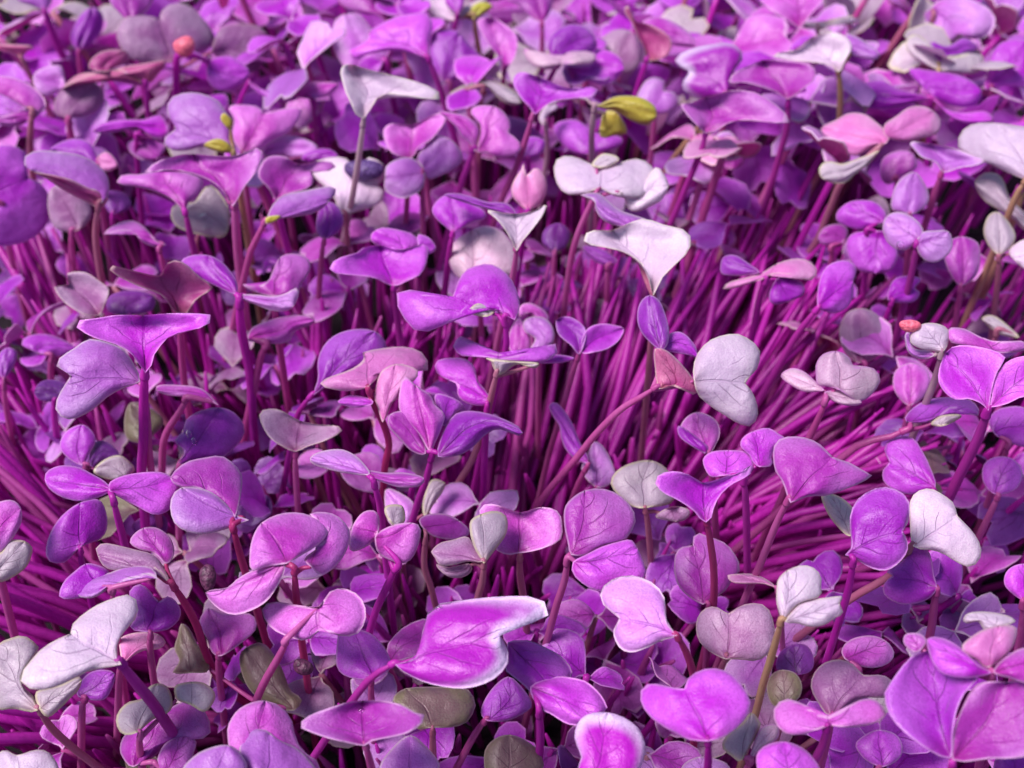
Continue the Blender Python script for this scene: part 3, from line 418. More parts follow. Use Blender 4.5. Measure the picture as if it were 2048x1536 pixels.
H 52 dark violet sprout leaf between the bicoloured leaf and crumpled leaf bottom|s 88,124 80,135|p20 88,126 84,120 90,108 100,100 108,106 114,115 112,120 100,126
H 54 dull olive round sprout leaf cut by the bottom frame edge|s 100,158 100,170|o10 100,162 88,158 86,150 87,142 93,136 101,134* 110,137 118,144 120,155
H 74 white sprout leaf with a magenta blotch in its middle, bottom edge|s 160,160 160,175|B20 150,162 141,156 143,147 141,142 139,135 141,127 147,122 158,121* 168,124 176,130 180,138 180,146 176,156 165,163
0 60 violet lavender sprout leaf at the bottom edge beside the mauve grey pointed leaf|s 820,1560 820,1580|l20 820,1565 770,1560 760,1530 790,1490 820,1470* 850,1490 880,1530 860,1560
H 60 dusky violet round sprout leaf left of the bicoloured magenta leaf|s 20,101 20,112|p15 22,102 8,101 0,95 0,80 2,73 10,72* 20,75 27,82 32,92 30,97
0 72 dusky mauve wide two-lobed sprout leaf with pink stems, below centre left|s 575,1276 560,1310 515,1395|m25 640,1212 620,1215 590,1210 550,1203 524,1215 530,1240 550,1262 590,1278 615,1280 635,1265* 645,1256 680,1272 715,1268 732,1235 725,1200 700,1180 665,1178
G 78 large pale mauve draped sprout with three lobes left of centre bottom|r 172,36 173,48 174,60|m25 168,34 155,36 147,38 146,28 148,18 153,10* 163,5 174,4 185,7 192,12 191,18 185,24 175,30|m30 167,33 160,34 150,37 140,42 133,48 125,49 120,51* 123,56 130,62 138,64 148,61 156,56 162,48 166,40|m15_3 182,36 178,31 188,23 192,14 181,5* 192,4 200,8 205,16 203,26 197,35 188,41
G 70 grey purple sprout leaf on a long arching red magenta stem|r 100,45 108,57 115,70 120,85 127,100 136,110 145,116|g25 100,46 92,37 85,37 75,37 66,38 60,35 57,29* 56,25 60,22 68,23 80,26 88,28 94,33|m20_3 97,34 90,28 82,26 76,22 78,17 84,13* 92,13 99,18 102,25 101,31
G 72 thin cream rimmed lavender S-curl sprout leaf near the white pointed leaf|s 66,48 66,58|l45 92,43 88,40 78,42 70,45 62,50 55,54 48,54 44,52* 43,48 46,44 55,41 65,39 72,36 82,35 90,37|P20_3 62,48 48,54 35,54 37,45 43,39 50,34* 58,35 64,39
G 60 violet heart-shaped sprout leaf behind the white pointed leaf|s 88,74 88,86|p20 86,74 76,72 80,64 79,58 75,52 80,46 86,48 93,56* 98,53 103,56 106,62 104,68 97,73
G 76 pale white lavender pointed sprout leaf on a thick slanting magenta stem|v 69,90 78,102 88,114 97,127|W30 71,93 62,95 52,97 42,102 30,107 20,108 13,104 12,99 17,92 24,84 32,79 38,76 41,75* 42,70 48,64 57,58 67,54 74,52 79,54 81,60 79,67 74,72 70,78 68,86
G 62 greenish white sprout pair at the frame edge under the white pointed leaf|t 22,118 30,130 43,142 57,153|w20 22,120 18,121 8,119 -4,118 -8,95 -2,82* 5,78 13,76 19,79 23,84 18,91 13,99 14,106 20,112|w15 23,119 21,109 35,105 45,100 48,102* 46,108 42,112 35,119 28,124
G 54 purple shaded sprout leaf just below the white pointed leaf|s 50,112 48,120|p20 46,112 46,105 52,98 60,96 67,98 66,106 60,114
G 56 small pink sprout leaf folded right of the white pointed leaf|s 72,90 70,98|k20 72,92 70,84 70,78 76,75 84,74 92,75* 97,80 93,84 84,85 78,88
0 68 mauve sprout leaf pair with cream rims cut by the frame edge|s -10,1080 -5,1130|m20 -25,1080 -22,1015 0,1003 25,1000 42,1015* 43,1045 30,1070 12,1095 -5,1105|w20 -18,1150 -15,1120 5,1100 12,1082 30,1079 50,1082* 65,1095 62,1115 52,1135 30,1152 0,1165
G 60 mottled whitish sprout leaf beside the slanting magenta stem, near bottom|s 82,132 82,145|w15 80,133 72,134 68,128 69,121 75,115 83,113 86,107 92,104* 98,106 101,114 99,121 90,125|w20 112,117 104,114 102,110 103,105 112,103* 120,104 126,110 124,117 119,121
G 52 dusky mauve rounded sprout leaves near the bottom below the whitish mottled leaf|s 90,150 90,160|m20 78,153 72,148 70,142 73,134 82,128 92,124* 100,118 110,114 118,118 123,127 122,136 112,136 98,139 92,146|m15+1 96,158 92,152 93,145 98,138 108,134* 115,138 113,146 110,158
G 70 layered lavender sprout leaves with pale green rim on the bottom edge|s 150,160 150,170|m15_2 141,156 133,134 137,122 145,116 155,114* 165,118 171,126 173,136 178,144 188,152 180,160|l20 155,162 143,154 140,145 141,137 146,130 156,131 158,133* 166,138 174,142 182,150 186,160|l15+2 126,162 107,156 113,147 122,142 133,140* 141,145 144,156
G 60 white rippled sprout leaf in the bottom corner|t 15,158 15,170|W20 12,163 -5,160 -4,148 3,143 10,146* 20,143 28,144 34,152 33,160
G 52 dull mauve ragged sprout leaf inside the arch of the red magenta stem|s 128,86 128,96|m20 130,88 124,86 121,78 117,71 117,66 122,60* 130,63 140,63 148,64 150,72 142,80
G 46 dark olive shaded sprout leaves beneath the dusky two-lobed leaf|s 160,118 160,128|o10 172,120 160,118 148,110 142,100 140,88 144,83* 152,80 158,84 165,95 170,108 177,113|o15 112,98 101,98 105,91 102,84 104,76 106,69* 111,72 115,80 121,88 122,97
I 80 rich violet two-lobed sprout leaf with magenta centre vein near the bottom|v 20,136 20,148 19,160|P18 20,138 8,137 0,133 -10,127 -17,120 -20,112 -18,106 -12,104 -2,106 6,107* 8,101 14,97 22,95 31,97 38,103 43,110 45,117 42,124 36,131 28,136
I 82 small white sprout with two torn leaves on a yellow stem|y 63,66 60,78 56,92 52,105 48,121|W15 64,67 62,64 60,57 60,49 61,43 66,38* 74,35 81,36 86,41 86,47 86,53 80,55 74,57 69,61|W30 65,68 72,58 80,55 88,54 99,53 97,57* 99,63 94,66 88,70 80,71 72,69
I 76 bright violet heart sprout leaf with magenta blush overlapping a white leaf|v 105,31 103,45 99,60|P10 100,29 106,31 112,35 120,38 127,37 134,31 137,25 136,19 134,15* 137,10 138,3 137,-4 131,-9 122,-11 113,-8 106,-2 103,6 103,15 104,24
I 66 violet sprout leaf with magenta blush under the white drooping leaf|s 154,48 152,60 150,75|P20 154,48 150,54 143,57 134,58 126,55 122,50 124,44 128,41* 124,38 134,32 138,24 142,22 148,25 151,32 152,40
I 70 white lavender drooping sprout leaf behind the bright violet heart leaf|t 140,22 130,38 115,48 100,57|W20 140,24 138,10 138,-2 142,-8 150,-10 158,-6 164,-1 166,6* 172,12 178,20 180,28 177,34 172,36 165,33 157,28 150,26|w20_4 103,18 97,14 90,5 86,-6 92,-7* 99,-4 105,2 108,12
I 60 greyish mauve heart-shaped sprout leaf left of the yellow stem|t 31,87 27,97 25,105|g12 30,90 20,85 14,78 13,68 17,61 24,59 32,63* 38,59 46,57 54,59 58,67 59,78 55,87 48,91 38,90
I 54 dim mauve round sprout leaf behind the long curved pink red stem|s 20,57 20,70|m12 17,58 8,53 2,46 0,37 1,28 5,24 11,23* 12,16 20,18 30,22 36,29 39,37 35,42 30,50 22,55
0 78 lavender violet Y-shaped sprout on a long curved pink red stem|r 1412,1035 1420,1080 1428,1150 1425,1230 1410,1300 1398,1345|P20v 1412,1045 1400,1038 1385,1020 1355,1000 1325,985 1310,965 1320,948 1350,942 1380,950 1405,965* 1430,960 1460,950 1485,945 1503,930 1500,950 1470,965 1445,985 1430,1010 1422,1040
F 80 pink violet arrowhead sprout leaf with white rim and wavy tip|s 68,144 60,160 50,185 38,212|m22 68,148 65,140 63,135 59,129 58,122 58,116 61,111 68,109 78,110 86,114 93,121* 102,124 111,129 116,132 110,136 103,139 95,142 88,144 80,144 74,146
F 70 crinkled bright violet sprout leaves beside the arrowhead leaf|v 40,132 42,148|P25 30,132 22,133 18,128 17,122 22,118 32,117* 42,118 46,123 46,129 40,132|P20 50,127 46,124 44,120 39,115 40,110 46,106* 55,104 62,108 66,111 60,115 57,121 58,126
F 64 small violet cupped sprout leaf above the crinkled bright violet leaves|s 20,118 22,130|m15 20,119 24,115 27,107 25,100 19,96 12,95* 6,99 3,105 4,110 10,114|P30+1 18,119 9,114 3,109 2,103 6,104* 12,108 20,115
F 74 creamy four-petal sprout like a small flower over bare stems|s 89,87 85,98 80,108|c15 97,82 90,80 84,79 83,73 83,67 87,61 95,59* 102,62 106,69 112,68 118,70 121,76 118,82 113,87 108,89 101,85|c40 88,83 98,82 106,84 110,89 107,91 100,91 92,88|c30 88,82 84,83 76,83 68,79 63,75 63,72* 69,69 76,71 82,76
F 78 large violet sprout leaves at the edge on a thick dark magenta stem|v 184,92 178,110 168,130 160,147|P15v 184,94 180,90 172,87 166,88 160,85 155,78 155,70 159,60* 165,56 175,56 188,59 194,63 190,70 187,78 185,88|P15v 185,92 186,86 187,77 194,66 205,62 217,64* 217,85 204,86 195,90|m35_2 188,60 175,57 162,54 160,46 170,46 180,51* 192,54 203,53 208,57 200,60
F 80 white bean-shaped sprout leaf holding a pink seed husk at its tip|w 157,58 153,75 148,88|W15 158,59 150,59 142,57 138,53 140,47 146,43* 154,43 160,46 161,52|l15_2 152,62 145,64 137,60 135,50 138,48 140,57 150,59
F 66 long violet sprout leaf with cream rolled edge lying low at the right|s 138,104 120,112 105,116|p35 136,101 135,98 140,92 150,87 160,86 172,87 178,92 178,97* 170,95 163,92 155,97 148,101|w0_1 158,103 150,102 156,97 166,96 168,98
F 62 violet notched sprout leaf with magenta base on the right slope|v 152,140 156,150|P15 153,139 140,143 130,141 123,136 122,129 126,124* 123,118 125,112 132,109 140,110 145,117 150,127
F 66 vivid purple heart-shaped sprout leaf over the fan of bare stems|v 85,33 76,44 68,56|P15 84,33 84,24 86,15 90,9 98,6 104,7 107,12 105,18* 105,26 102,33 95,37 88,36
F 68 twisted pink violet sprout with a long rolled leaf above the bare stems|v 54,16 50,28 47,45 43,60|p20 50,13 42,15 34,15 28,14 27,10 29,4* 36,3 44,8|k40 52,17 40,21 32,23 28,22 34,18 44,16 52,13 60,8* 70,5 78,6 84,12 80,18 70,15 60,13|P10_1 60,17 66,15 75,19 76,26 68,30* 60,32 56,30 56,24
F 48 dark grey round sprout leaf in shadow above the four-petal sprout|s 112,66 110,80|g5 108,66 100,60 97,52 97,45 101,37 109,34* 118,37 124,46 124,56 117,64
F 56 blurred bright violet sprout leaf below the crumpled violet leaves|v 128,29 124,40|P15 125,29 128,18 136,15 145,17 141,22* 144,25 141,30 134,31
F 52 dull wine-red sprout leaf left of the large violet leaves|s 138,90 136,100|m10 138,91 131,86 128,78 130,70 138,66 146,68 150,76 146,86
F 52 pale beige narrow sprout leaf at the edge above the large violet leaves|t 190,46 185,60|w25 202,51 192,50 184,45 180,40 186,38 194,43
F 56 dark purple sprout leaf at the edge below the large violet leaves|s 196,112 192,125|p20 188,108 184,100 190,93 205,92 214,102 210,115 196,113
F 52 soft violet round sprout leaf at the edge right of the dark stem|s 190,143 186,152|p15 188,143 181,136 181,126 188,121 198,122 204,130 200,140
F 58 grey mauve hanging sprout leaf under the blue lavender pair|s 168,20 166,35|m10 168,21 162,15 158,4 160,-4 168,-8 178,-4 179,8 176,16
I 78 pale mauve saddle-shaped sprout leaf near the bottom right|v 90,128 87,140 82,150|m25 91,129 84,131 76,134 67,134 61,130 58,123 60,116 68,113 76,117 83,122 91,124* 100,119 108,114 116,113 122,117 124,124 116,128 104,130
I 66 dusky grey mauve heart sprout leaf behind the saddle-shaped leaf|s 92,122 90,135|g12 92,123 84,115 80,106 82,98 88,92 97,90 105,93 111,99* 120,99 127,102 125,112 110,113
I 58 small mauve oval sprout leaf above the dusky grey mauve heart leaf|s 108,95 108,105|m20 100,90 98,84 104,78 115,76 124,79* 129,86 126,92 118,95 108,94
I 80 huge veined violet sprout leaves filling the bottom right corner|v 163,150 162,162|p12v 162,148 152,145 140,137 130,128 125,120 123,110 127,103 132,96 138,89 145,86 150,84* 160,94 170,98 178,101 170,110 165,122 163,135|m12v_1 163,149 163,138 164,130 170,115 178,104 195,103* 212,103 220,120 217,142 200,148 185,148 172,150
I 86 pink violet drooping sprout leaves overhanging the huge veined violet leaves|s 186,97 186,112|P28+2 186,98 172,101 158,99 152,93 149,86 148,78* 155,77 163,80 170,85 178,93|m25+2 187,98 190,92 198,86 206,83 217,85* 217,106 205,104 196,101|k12+1 184,95 176,90 168,83 178,74 190,70* 200,71 200,78 196,86|W30 190,71 182,73 178,68 172,69 169,67 172,63* 182,62 194,64 200,68|m20_1 142,86 136,83 134,79 136,75 144,75 148,80
I 72 bright purple sprout leaf cut by the frame edge near the bottom right|s 204,55 204,70|P20 205,56 195,49 193,43 196,37 204,34* 217,36 217,55
I 76 bright violet domed sprout leaf at the bottom edge right of the two-lobed leaf|s 68,162 68,175|P18 68,163 52,160 48,150 50,143 57,139 65,138* 74,141 81,147 86,156 80,162
I 66 pale cream lavender crinkled sprout leaf right of the rich violet two-lobed leaf|s 45,148 42,156|w15 40,149 34,147 28,141 32,133 40,127 45,121* 50,126 50,131|c15 44,149 50,131 60,128 61,136 52,142
I 60 lavender sprout leaf edge peeping over the bottom frame edge|s 20,160 20,170|l20 18,163 5,160 5,152 14,147* 24,148 32,152 33,160
I 54 shaded violet round sprout leaf under the saddle-shaped leaf|s 120,153 118,160|p12 122,153 112,149 106,140 112,134 120,131 130,134 134,142 131,149
I 64 violet sprout leaf tip in the bottom right corner|s 200,162 200,175|P18 200,163 188,160 187,152 190,146 198,145* 214,143 214,160
I 54 olive brown round sprout leaf right of the yellow stem|t 65,117 63,125|o10 64,118 57,116 54,106 57,99 63,96 71,98 75,105 73,113
I 48 dark purple sprout leaf above the olive brown round leaf|s 70,99 70,108|d10 72,99 60,96 62,86 70,81 78,82 82,90 80,97
I 60 thin pink sprout leaf held flat left of the yellow stem sprout|s 60,48 62,58|k50 60,48 52,46 42,46 34,45 31,41 36,40* 46,40 54,43"""

GROUP = "radish sprouts crowding the tray"
polys = []          # outlines in the picture, to see where the traced sprouts leave room
bvhs = []
landmarks = []

def add_leaf(root, rl, cls, tilt, cup, lift, out2, notch, J):
    marked = notch is not None
    if notch is None:
        notch = int(np.argmax(np.linalg.norm(out2 - out2[0], axis=1))); notch = min(max(notch, 2), len(out2) - 2)
    ns, nh = 16, 6
    Lc, Rc, C = leaf_grid(out2, notch, nh, ns)
    P, s, t, e = build_blade(Lc, Rc, C, marked, nh)
    d = rays(P); dj = (J - CAM); D = np.linalg.norm(dj); dj = dj / D
    up = np.array([0, 0, 1.0]); up = up - dj * (up @ dj); up /= np.linalg.norm(up); side = np.cross(dj, up)
    a = math.radians(tilt + random.uniform(-6, 6)); lat = random.uniform(-0.28, 0.28)
    n = math.cos(a) * -dj + math.sin(a) * up + lat * side; n /= np.linalg.norm(n)
    dist = ((J - CAM) @ n) / (d @ n)
    dist = np.clip(dist, D - 0.016, D + 0.016)
    size = np.ptp(out2, axis=0).max() * D / FPX
    amp = size * random.uniform(0.85, 1.15)
    if cup: w_ = -0.17 * amp * np.abs(t) ** 1.1 + 0.05 * amp * s ** 2
    else: w_ = 0.15 * amp * np.abs(t) ** 2.2 - 0.05 * amp * np.exp(-(t / 0.25) ** 2) * -1 + 0.07 * amp * s ** 2
    ph = random.uniform(0, 6.3)
    w_ = w_ + 0.04 * amp * np.sin(s * 5 + ph) * np.abs(t) + 0.013 * amp * np.sin(s * 11 + t * 6 + ph) + 0.01 * amp * np.cos(t * 9 + s * 4 + ph)
    # the margin rolls down a little
    em = e * D / FPX * 1000
    w_ = w_ + 0.0003 * np.clip(1 - em / 0.7, 0, 1) ** 2
    w_ = w_ * np.clip(s * 5, 0, 1) - lift / 1000.0 * np.clip(s * 4, 0, 1)
    Vw = CAM + d * (dist + w_)[:, None]
    th = 0.00028
    fc = blade_faces(ns, nh)
    # orient front faces to the viewer side
    q = fc[len(fc) // 2]; nn = np.cross(Vw[q[1]] - Vw[q[0]], Vw[q[3]] - Vw[q[0]])
    if nn @ dj > 0: fc = blade_faces(ns, nh, True)
    V2, f2, mi = thicken(Vw, fc, np.tile(dj * th, (len(Vw), 1)), ns, nh)
    seed = random.random()
    st = np.stack([s, t, np.full(len(s), seed)], 1)
    o = mesh_obj("leaf", V2 - rl, f2, [M[cls], M[UNDER[cls]]], root, None, {"edge": np.r_[em, em], "st": np.vstack([st, st])}, True, mi)
    polys.append(C); bvhs.append((BVHTree.FromPolygons([Vector(v) for v in Vw], fc), o, root))
    near = int(np.argmin(np.linalg.norm(Vw - J, axis=1)))
    inner = [Vw[k * (2 * nh + 1) + nh] + d[k * (2 * nh + 1) + nh] * 0.0004 for k in (1, 3, 5)]
    return Vw[near], inner     # the point of the blade nearest the stalk, three points just under its midrib

def stem_path(px, J, z):
    """the stalk runs down from J in the upright plane facing the lens, then on to the soil"""
    n = np.array([0.0, 1.0, 0.0]); P = [J]
    for p in px[1:]:
        d = rays(p)[0]
        # plane leans a little away from the viewer at the foot
        nn = np.array([0, 1.0, 0.12])
        q = CAM + d * (((J - CAM) @ nn) / (d @ nn))
        if q[2] < 0.006 or q[2] > P[-1][2] + 0.004: break
        P.append(q)
    last = P[-1]; dr = (P[-1] - P[-2]) if len(P) > 1 else np.array([0, 0, -1.0])
    dr = dr / (np.linalg.norm(dr) + 1e-9)
    if dr[2] > -0.55: dr = dr * np.array([0.6, 0.6, 1]); dr[2] = -0.75; dr /= np.linalg.norm(dr)
    # the clump is rooted closer together than it spreads on top
    foot = last + dr * ((last[2] + 0.002) / -dr[2])
    foot[0] = 0.75 * foot[0] + 0.25 * last[0]
    hz = last[2]
    if hz > 0.012: P.append(last * 0.55 + foot * 0.45 + np.array([0, 0, 0.0]))
    P.append(foot)
    return np.array(P)

def make_stem(root, rl, P, cls, rad):
    C = catmull(P, 6, closed=False); n = max(12, len(C)); C = resample(C, n)
    u = np.linspace(0, 1, n)
    r = rad * (0.95 + 0.2 * u) - rad * 0.62 * np.exp(-u * 26)
    V, f = tube(C, r, 9)
    tone = np.repeat(np.clip(0.15 + 0.6 * u, 0, 1) if cls in 'wyt' else np.full(n, random.uniform(0, .45)), 9)
    return mesh_obj("stem", V - rl, f, [SM[cls]], root, None, {"tone": tone})

n_traced = 0
for line in DATA.strip().splitlines():
    f = line.split('|'); tile, z, label = f[0].split(' ', 2); z = float(z) / 1000
    px, _ = pts(f[1][2:], tile); J = at_z(px[0], z); D = np.linalg.norm(J - CAM)
    P = stem_path(px, J, z); rl = np.array([P[-1][0], P[-1][1], 0.0])
    root = bpy.data.objects.new("radish_sprout", None); COL.objects.link(root); root.location = rl
    root.empty_display_size = 0.005
    root["label"] = label; root["category"] = "sprout"; root["group"] = GROUP
    rad = 0.5 * (12.5 + 5.5 * px[0][1] / 1536) * D / FPX * (1.0 if z > 0.062 else 0.85)
    if "thick" in label: rad *= 1.35
    if "slim" in label or "thin" in label: rad *= 0.85
    make_stem(root, rl, P, f[1][0], rad)
    for lf in f[2:]:
        hd, rest = lf.split(' ', 1)
        g = re.match(r"([A-Za-z])(-?\d+)(v?)([+_]\d+)?$", hd)
        lift = float(g[4].replace('_', '-')) if g[4] else 0.0
        o2, notch = pts(rest, tile)
        b = add_leaf(root, rl, g[1], float(g[2]), bool(g[3]), lift, o2, notch, J)
        b, inner = b
        gap = np.linalg.norm(b - J); dj = (J - CAM) / np.linalg.norm(J - CAM)
        low = J + (P[1] - J) * min(0.3, 0.004 / (np.linalg.norm(P[1] - J) + 1e-9))
        if gap > 0.0016:
            b = b + dj * (rad + .0003)
            Q = np.array([low, (J + b) / 2 + np.array([0, 0, -0.12 * gap]) + dj * (rad + .0004), b]); r0, r1 = .75, .4
        else:                                # the stalk runs on as the keel of the blade
            Q = np.array([low, J + dj * 0.0003, inner[0] + dj * rad * .5, inner[1] + dj * rad * .3, inner[2] + dj * rad * .1]); r0, r1 = .95, .12
        C = catmull(Q, 6, closed=False); C = resample(C, 22)
        V, fcs = tube(C, rad * np.linspace(r0, r1, 22), 9)
        mesh_obj("leaf_stalk", V - rl, fcs, [SM[f[1][0]]], root, None, {"tone": np.full(len(V), 0.12)})
    landmarks.append((px[0], label)); n_traced += 1

# ---------------------------------------------------------------- where the stand parts and only stems show
GAPS = [np.array(g, float) for g in (
    [(1010, 740), (1090, 640), (1200, 590), (1320, 620), (1390, 500), (1550, 480), (1640, 590), (1570, 690), (1690, 800), (1700, 900), (1780, 990), (1800, 1110), (1760, 1200), (1600, 1240), (1450, 1180), (1340, 1040), (1230, 1120), (1000, 1150), (900, 1080), (940, 900)],
    [(-60, 890), (90, 910), (230, 990), (270, 1090), (330, 1220), (400, 1330), (420, 1480), (300, 1500), (200, 1380), (-60, 1330)],
    [(700, 830), (560, 640), (640, 600), (760, 640), (740, 760)])]
def inside(p, poly):
    x, y = p; c = False; j = len(poly) - 1
    for i in range(len(poly)):
        xi, yi = poly[i]; xj, yj = poly[j]
        if (yi > y) != (yj > y) and x < (xj - xi) * (y - yi) / (yj - yi) + xi: c = not c
        j = i
    return c
GX, GY = 64, 48
cover = np.zeros((GY, GX), bool)
boxes = [(c.min(0), c.max(0), c) for c in polys]
for r in range(GY):
    for c in range(GX):
        p = ((c + .5) * 32, (r + .5) * 32)
        cover[r, c] = any(b0[0] <= p[0] <= b1[0] and b0[1] <= p[1] <= b1[1] and inside(p, cc) for b0, b1, cc in boxes)

# ---------------------------------------------------------------- the low sprouts between them
HEART = np.array([(0, 0), (.10, .07), (.28, .34), (.58, .56), (.88, .50), (1.0, .27), (.93, .08), (.84, 0), (.93, -.08), (1.0, -.27), (.88, -.50), (.58, -.56), (.28, -.34), (.10, -.07)])
def heart_leaf(length, az, el, fold, bend, roll, ns=10, nh=4, tw=0.0):
    o2 = HEART * np.array([1, random.uniform(0.72, 1.05)]) + rng.normal(0, 0.022, HEART.shape); o2[0] = 0
    k = random.uniform(0, 0.85); o2[7, 0] += 0.13 * k; o2[6, 0] += 0.05 * k; o2[8, 0] += 0.05 * k; o2[1:7, 1] *= random.uniform(.85, 1.1)
    Lc, Rc, C = leaf_grid(o2, 7, nh, ns); P, s, t, e = build_blade(Lc, Rc, C, True, nh)
    x, y = P[:, 0], P[:, 1]
    z = fold * np.abs(y) - bend * x ** 2 - roll * y ** 2 + 0.05 * np.sin(6 * x + 4 * y + tw) + 0.03 * np.cos(9 * y + 5 * x + tw * 3)
    Lv = np.stack([x, y, z], 1) * length
    R = Euler((tw * 0.25, -el, az), 'XYZ').to_matrix(); Lv = Lv @ np.array(R).T
    return Lv, s, t, e * length * 1000
def proto(h, cls, sc, ang, n=10, nh=4):
    root = bpy.data.objects.new("radish_sprout", None); COL.objects.link(root); root.empty_display_size = 0.005
    top = np.array([random.uniform(-.004, .004), random.uniform(-.004, .004), h])
    P = np.array([top, top * np.array([.8, .8, .6]), top * np.array([.3, .3, .3]), (0, 0, -0.002)]); C = catmull(P, 4, closed=False)
    V, f = tube(C, np.linspace(0.0006, 0.0008, len(C)), 7)
    mesh_obj("stem", V, f, [SM[sc]], root, None, {"tone": np.zeros(len(V))})
    for k in range(2):
        Lv, s, t, e = heart_leaf(random.uniform(0.0075, 0.0105) * (1 if k else 0.85), ang + k * math.pi + random.uniform(-.3, .3), random.uniform(-.3, .85), random.uniform(-.05, .5), random.uniform(-.05, .7), random.uniform(0, .5), n, nh, random.uniform(-2, 2))
        fc = blade_faces(n, nh)
        V2, f2, mi = thicken(Lv + top, fc, np.tile((0, 0, -0.00026), (len(Lv), 1)), n, nh)
        nn = np.cross(Lv[fc[0][1]] - Lv[fc[0][0]], Lv[fc[0][3]] - Lv[fc[0][0]])
        st = np.stack([s, t, np.full(len(s), random.random())], 1)
        mesh_obj("leaf", V2, f2, [M[cls], M[UNDER[cls]]], root, None, {"edge": np.r_[e, e], "st": np.vstack([st, st])}, True, mi)
    return root
KINDS = [('m', 't', 'dull mauve'), ('g', 's', 'dusky grey'), ('p', 't', 'muted violet'), ('P', 'v', 'bright violet'), ('p', 's', 'violet'), ('m', 's', 'mauve'), ('l', 'v', 'pale lavender'), ('g', 't', 'grey mauve'), ('w', 't', 'greyish white'), ('d', 'v', 'dark purple'), ('p', 'v', 'violet'), ('m', 'v', 'mauve'), ('P', 's', 'bright violet'), ('l', 's', 'pale lavender'), ('k', 's', 'pink')]
protos = [(proto(0.047 + random.uniform(-.002, .002), a, b, random.uniform(0, 6.3)), c, a) for a, b, c in KINDS]
used = set()
def copy_tree(o):
    c = o.copy(); COL.objects.link(c)
    for ch in o.children:
        d = ch.copy(); COL.objects.link(d); d.parent = c; d.matrix_parent_inverse = ch.matrix_parent_inverse.copy()
    return c
SHORT = {
'tall white sprout head':'tall white winged sprout',
'vivid magenta violet sprout with curled':'magenta violet sprout with curled tip',
'white forked sprout':'white forked sprout',
'flat white bow-shaped':'flat white bow-shaped leaf',
'white winged sprout with downy':'downy white winged sprout',
'pale pink sprout like a bird wing':'pink bird wing sprout',
'vivid violet fan-shaped sprout':'vivid violet fan-shaped leaf',
'big lavender violet saddle-shaped':'big violet saddle-shaped leaf',
'cream white heart sprout':'cream white heart leaf',
'creamy four-petal':'creamy four-petal sprout',
'pink violet arrowhead':'violet arrowhead leaf',
'large bicoloured magenta':'bicoloured magenta leaf',
'lavender violet Y-shaped':'violet Y-shaped sprout',
'small white sprout with two torn':'torn white leaves on yellow stem',
'rich violet two-lobed':'rich violet two-lobed leaf',
'huge veined violet':'huge veined violet leaves',
'pale white lavender pointed':'white pointed leaf',
'large pale mauve draped':'draped mauve sprout',
'grey purple sprout leaf on a long arching':'arching red magenta stem',
'bright violet pair of sprout leaves, left':'bright violet tongue-like pair',
'pink lavender curled sprout':'curled pink lavender leaf',
'pale pink slender sprout pair':'pink moustache-like pair',
'dark mauve sprout with jagged':'jagged dark mauve sprout',
'cream pink sprout leaf with rolled':'cream pink rolled leaf',
'violet swoosh-shaped':'violet swoosh-shaped leaf',
'reddish funnel sprout leaf with cream':'cream-rimmed reddish funnel leaf',
'large smooth violet notched':'smooth violet notched leaf',
'white head':'long thin pale leaf',
'white sprout head on a yellow green stem':'white head on yellow green stem',
'large pale lavender two-lobed sprout leaf near':'large two-lobed lavender leaf',
'three violet sprout leaves meeting':'three meeting violet leaves',
'pair of smooth pale pink':'smooth pale pink pair',
'large white folded sprout leaf':'large white folded leaf',
'pale blue lavender pair':'blue lavender pair',
'large grey green heart':'grey green heart leaf',
'pale lavender sprout leaf with deep notch':'pale notched lavender leaf',
'broad pink lavender':'broad arched pink leaf',
'lavender folded sprout leaf with a pale rim':'lavender folded leaf',
'violet round sprout leaf cut':'big round violet edge leaf',
'magenta violet sprout leaf with stepped':'magenta leaf with stepped edge',
'reddish funnel-shaped':'reddish funnel near the top',
'white funnel sprout with violet':'white funnel with violet wing',
'violet sprout with wide drooping':'drooping violet wings',
'white bean-shaped':'white bean-shaped leaf',
'large violet sprout leaves at the edge':'large violet edge leaves',
'pale mauve saddle-shaped':'pale mauve saddle-shaped leaf',
'bright violet heart sprout leaf with magenta blush':'bright violet heart leaf',
'large mauve violet double':'large double mauve leaf',
'mauve grey pointed sprout':'mauve grey pointed leaf',
'layered lavender sprout leaves':'layered lavender leaves',
'lavender violet sprout leaf with a side notch':'lavender leaf with orange red stem',
'two lavender sprout leaves spread':'butterfly-like lavender pair',
}
marks = []
for k, v in SHORT.items():
    hit = [l for l in landmarks if k in l[1]]
    if hit: marks.append((hit[0][0], v))
labels_used = set(l[1] for l in landmarks)
def place_label(px, colour):
    order = sorted(marks, key=lambda m: math.hypot(m[0][0] - px[0], m[0][1] - px[1]))
    for m in order:
        dx, dy = px[0] - m[0][0], px[1] - m[0][1]
        rel = ("to the right of" if dx > 0 else "to the left of") if abs(dx) > abs(dy) else ("in front of" if dy > 0 else "behind")
        for size in ("small", "low"):
            s = f"{size} {colour} sprout in the shade {rel} the {m[1]}"
            if s not in labels_used and len(s.split()) <= 16:
                labels_used.add(s); return s
    return None
N_FILL = 300 - n_traced
free = [(r, c) for r in range(GY) for c in range(GX) if not cover[r, c] and not any(inside(((c + .5) * 32, (r + .5) * 32), g) for g in GAPS)]
random.shuffle(free)
chosen = []
for r, c in free:
    p = np.array([(c + random.random()) * 32, (r + random.random()) * 32])
    sep = 38 if p[1] < 500 else 52
    if all(np.hypot(*(p - q)) > sep for q in chosen): chosen.append(p)
    if len(chosen) >= N_FILL: break
first = set()
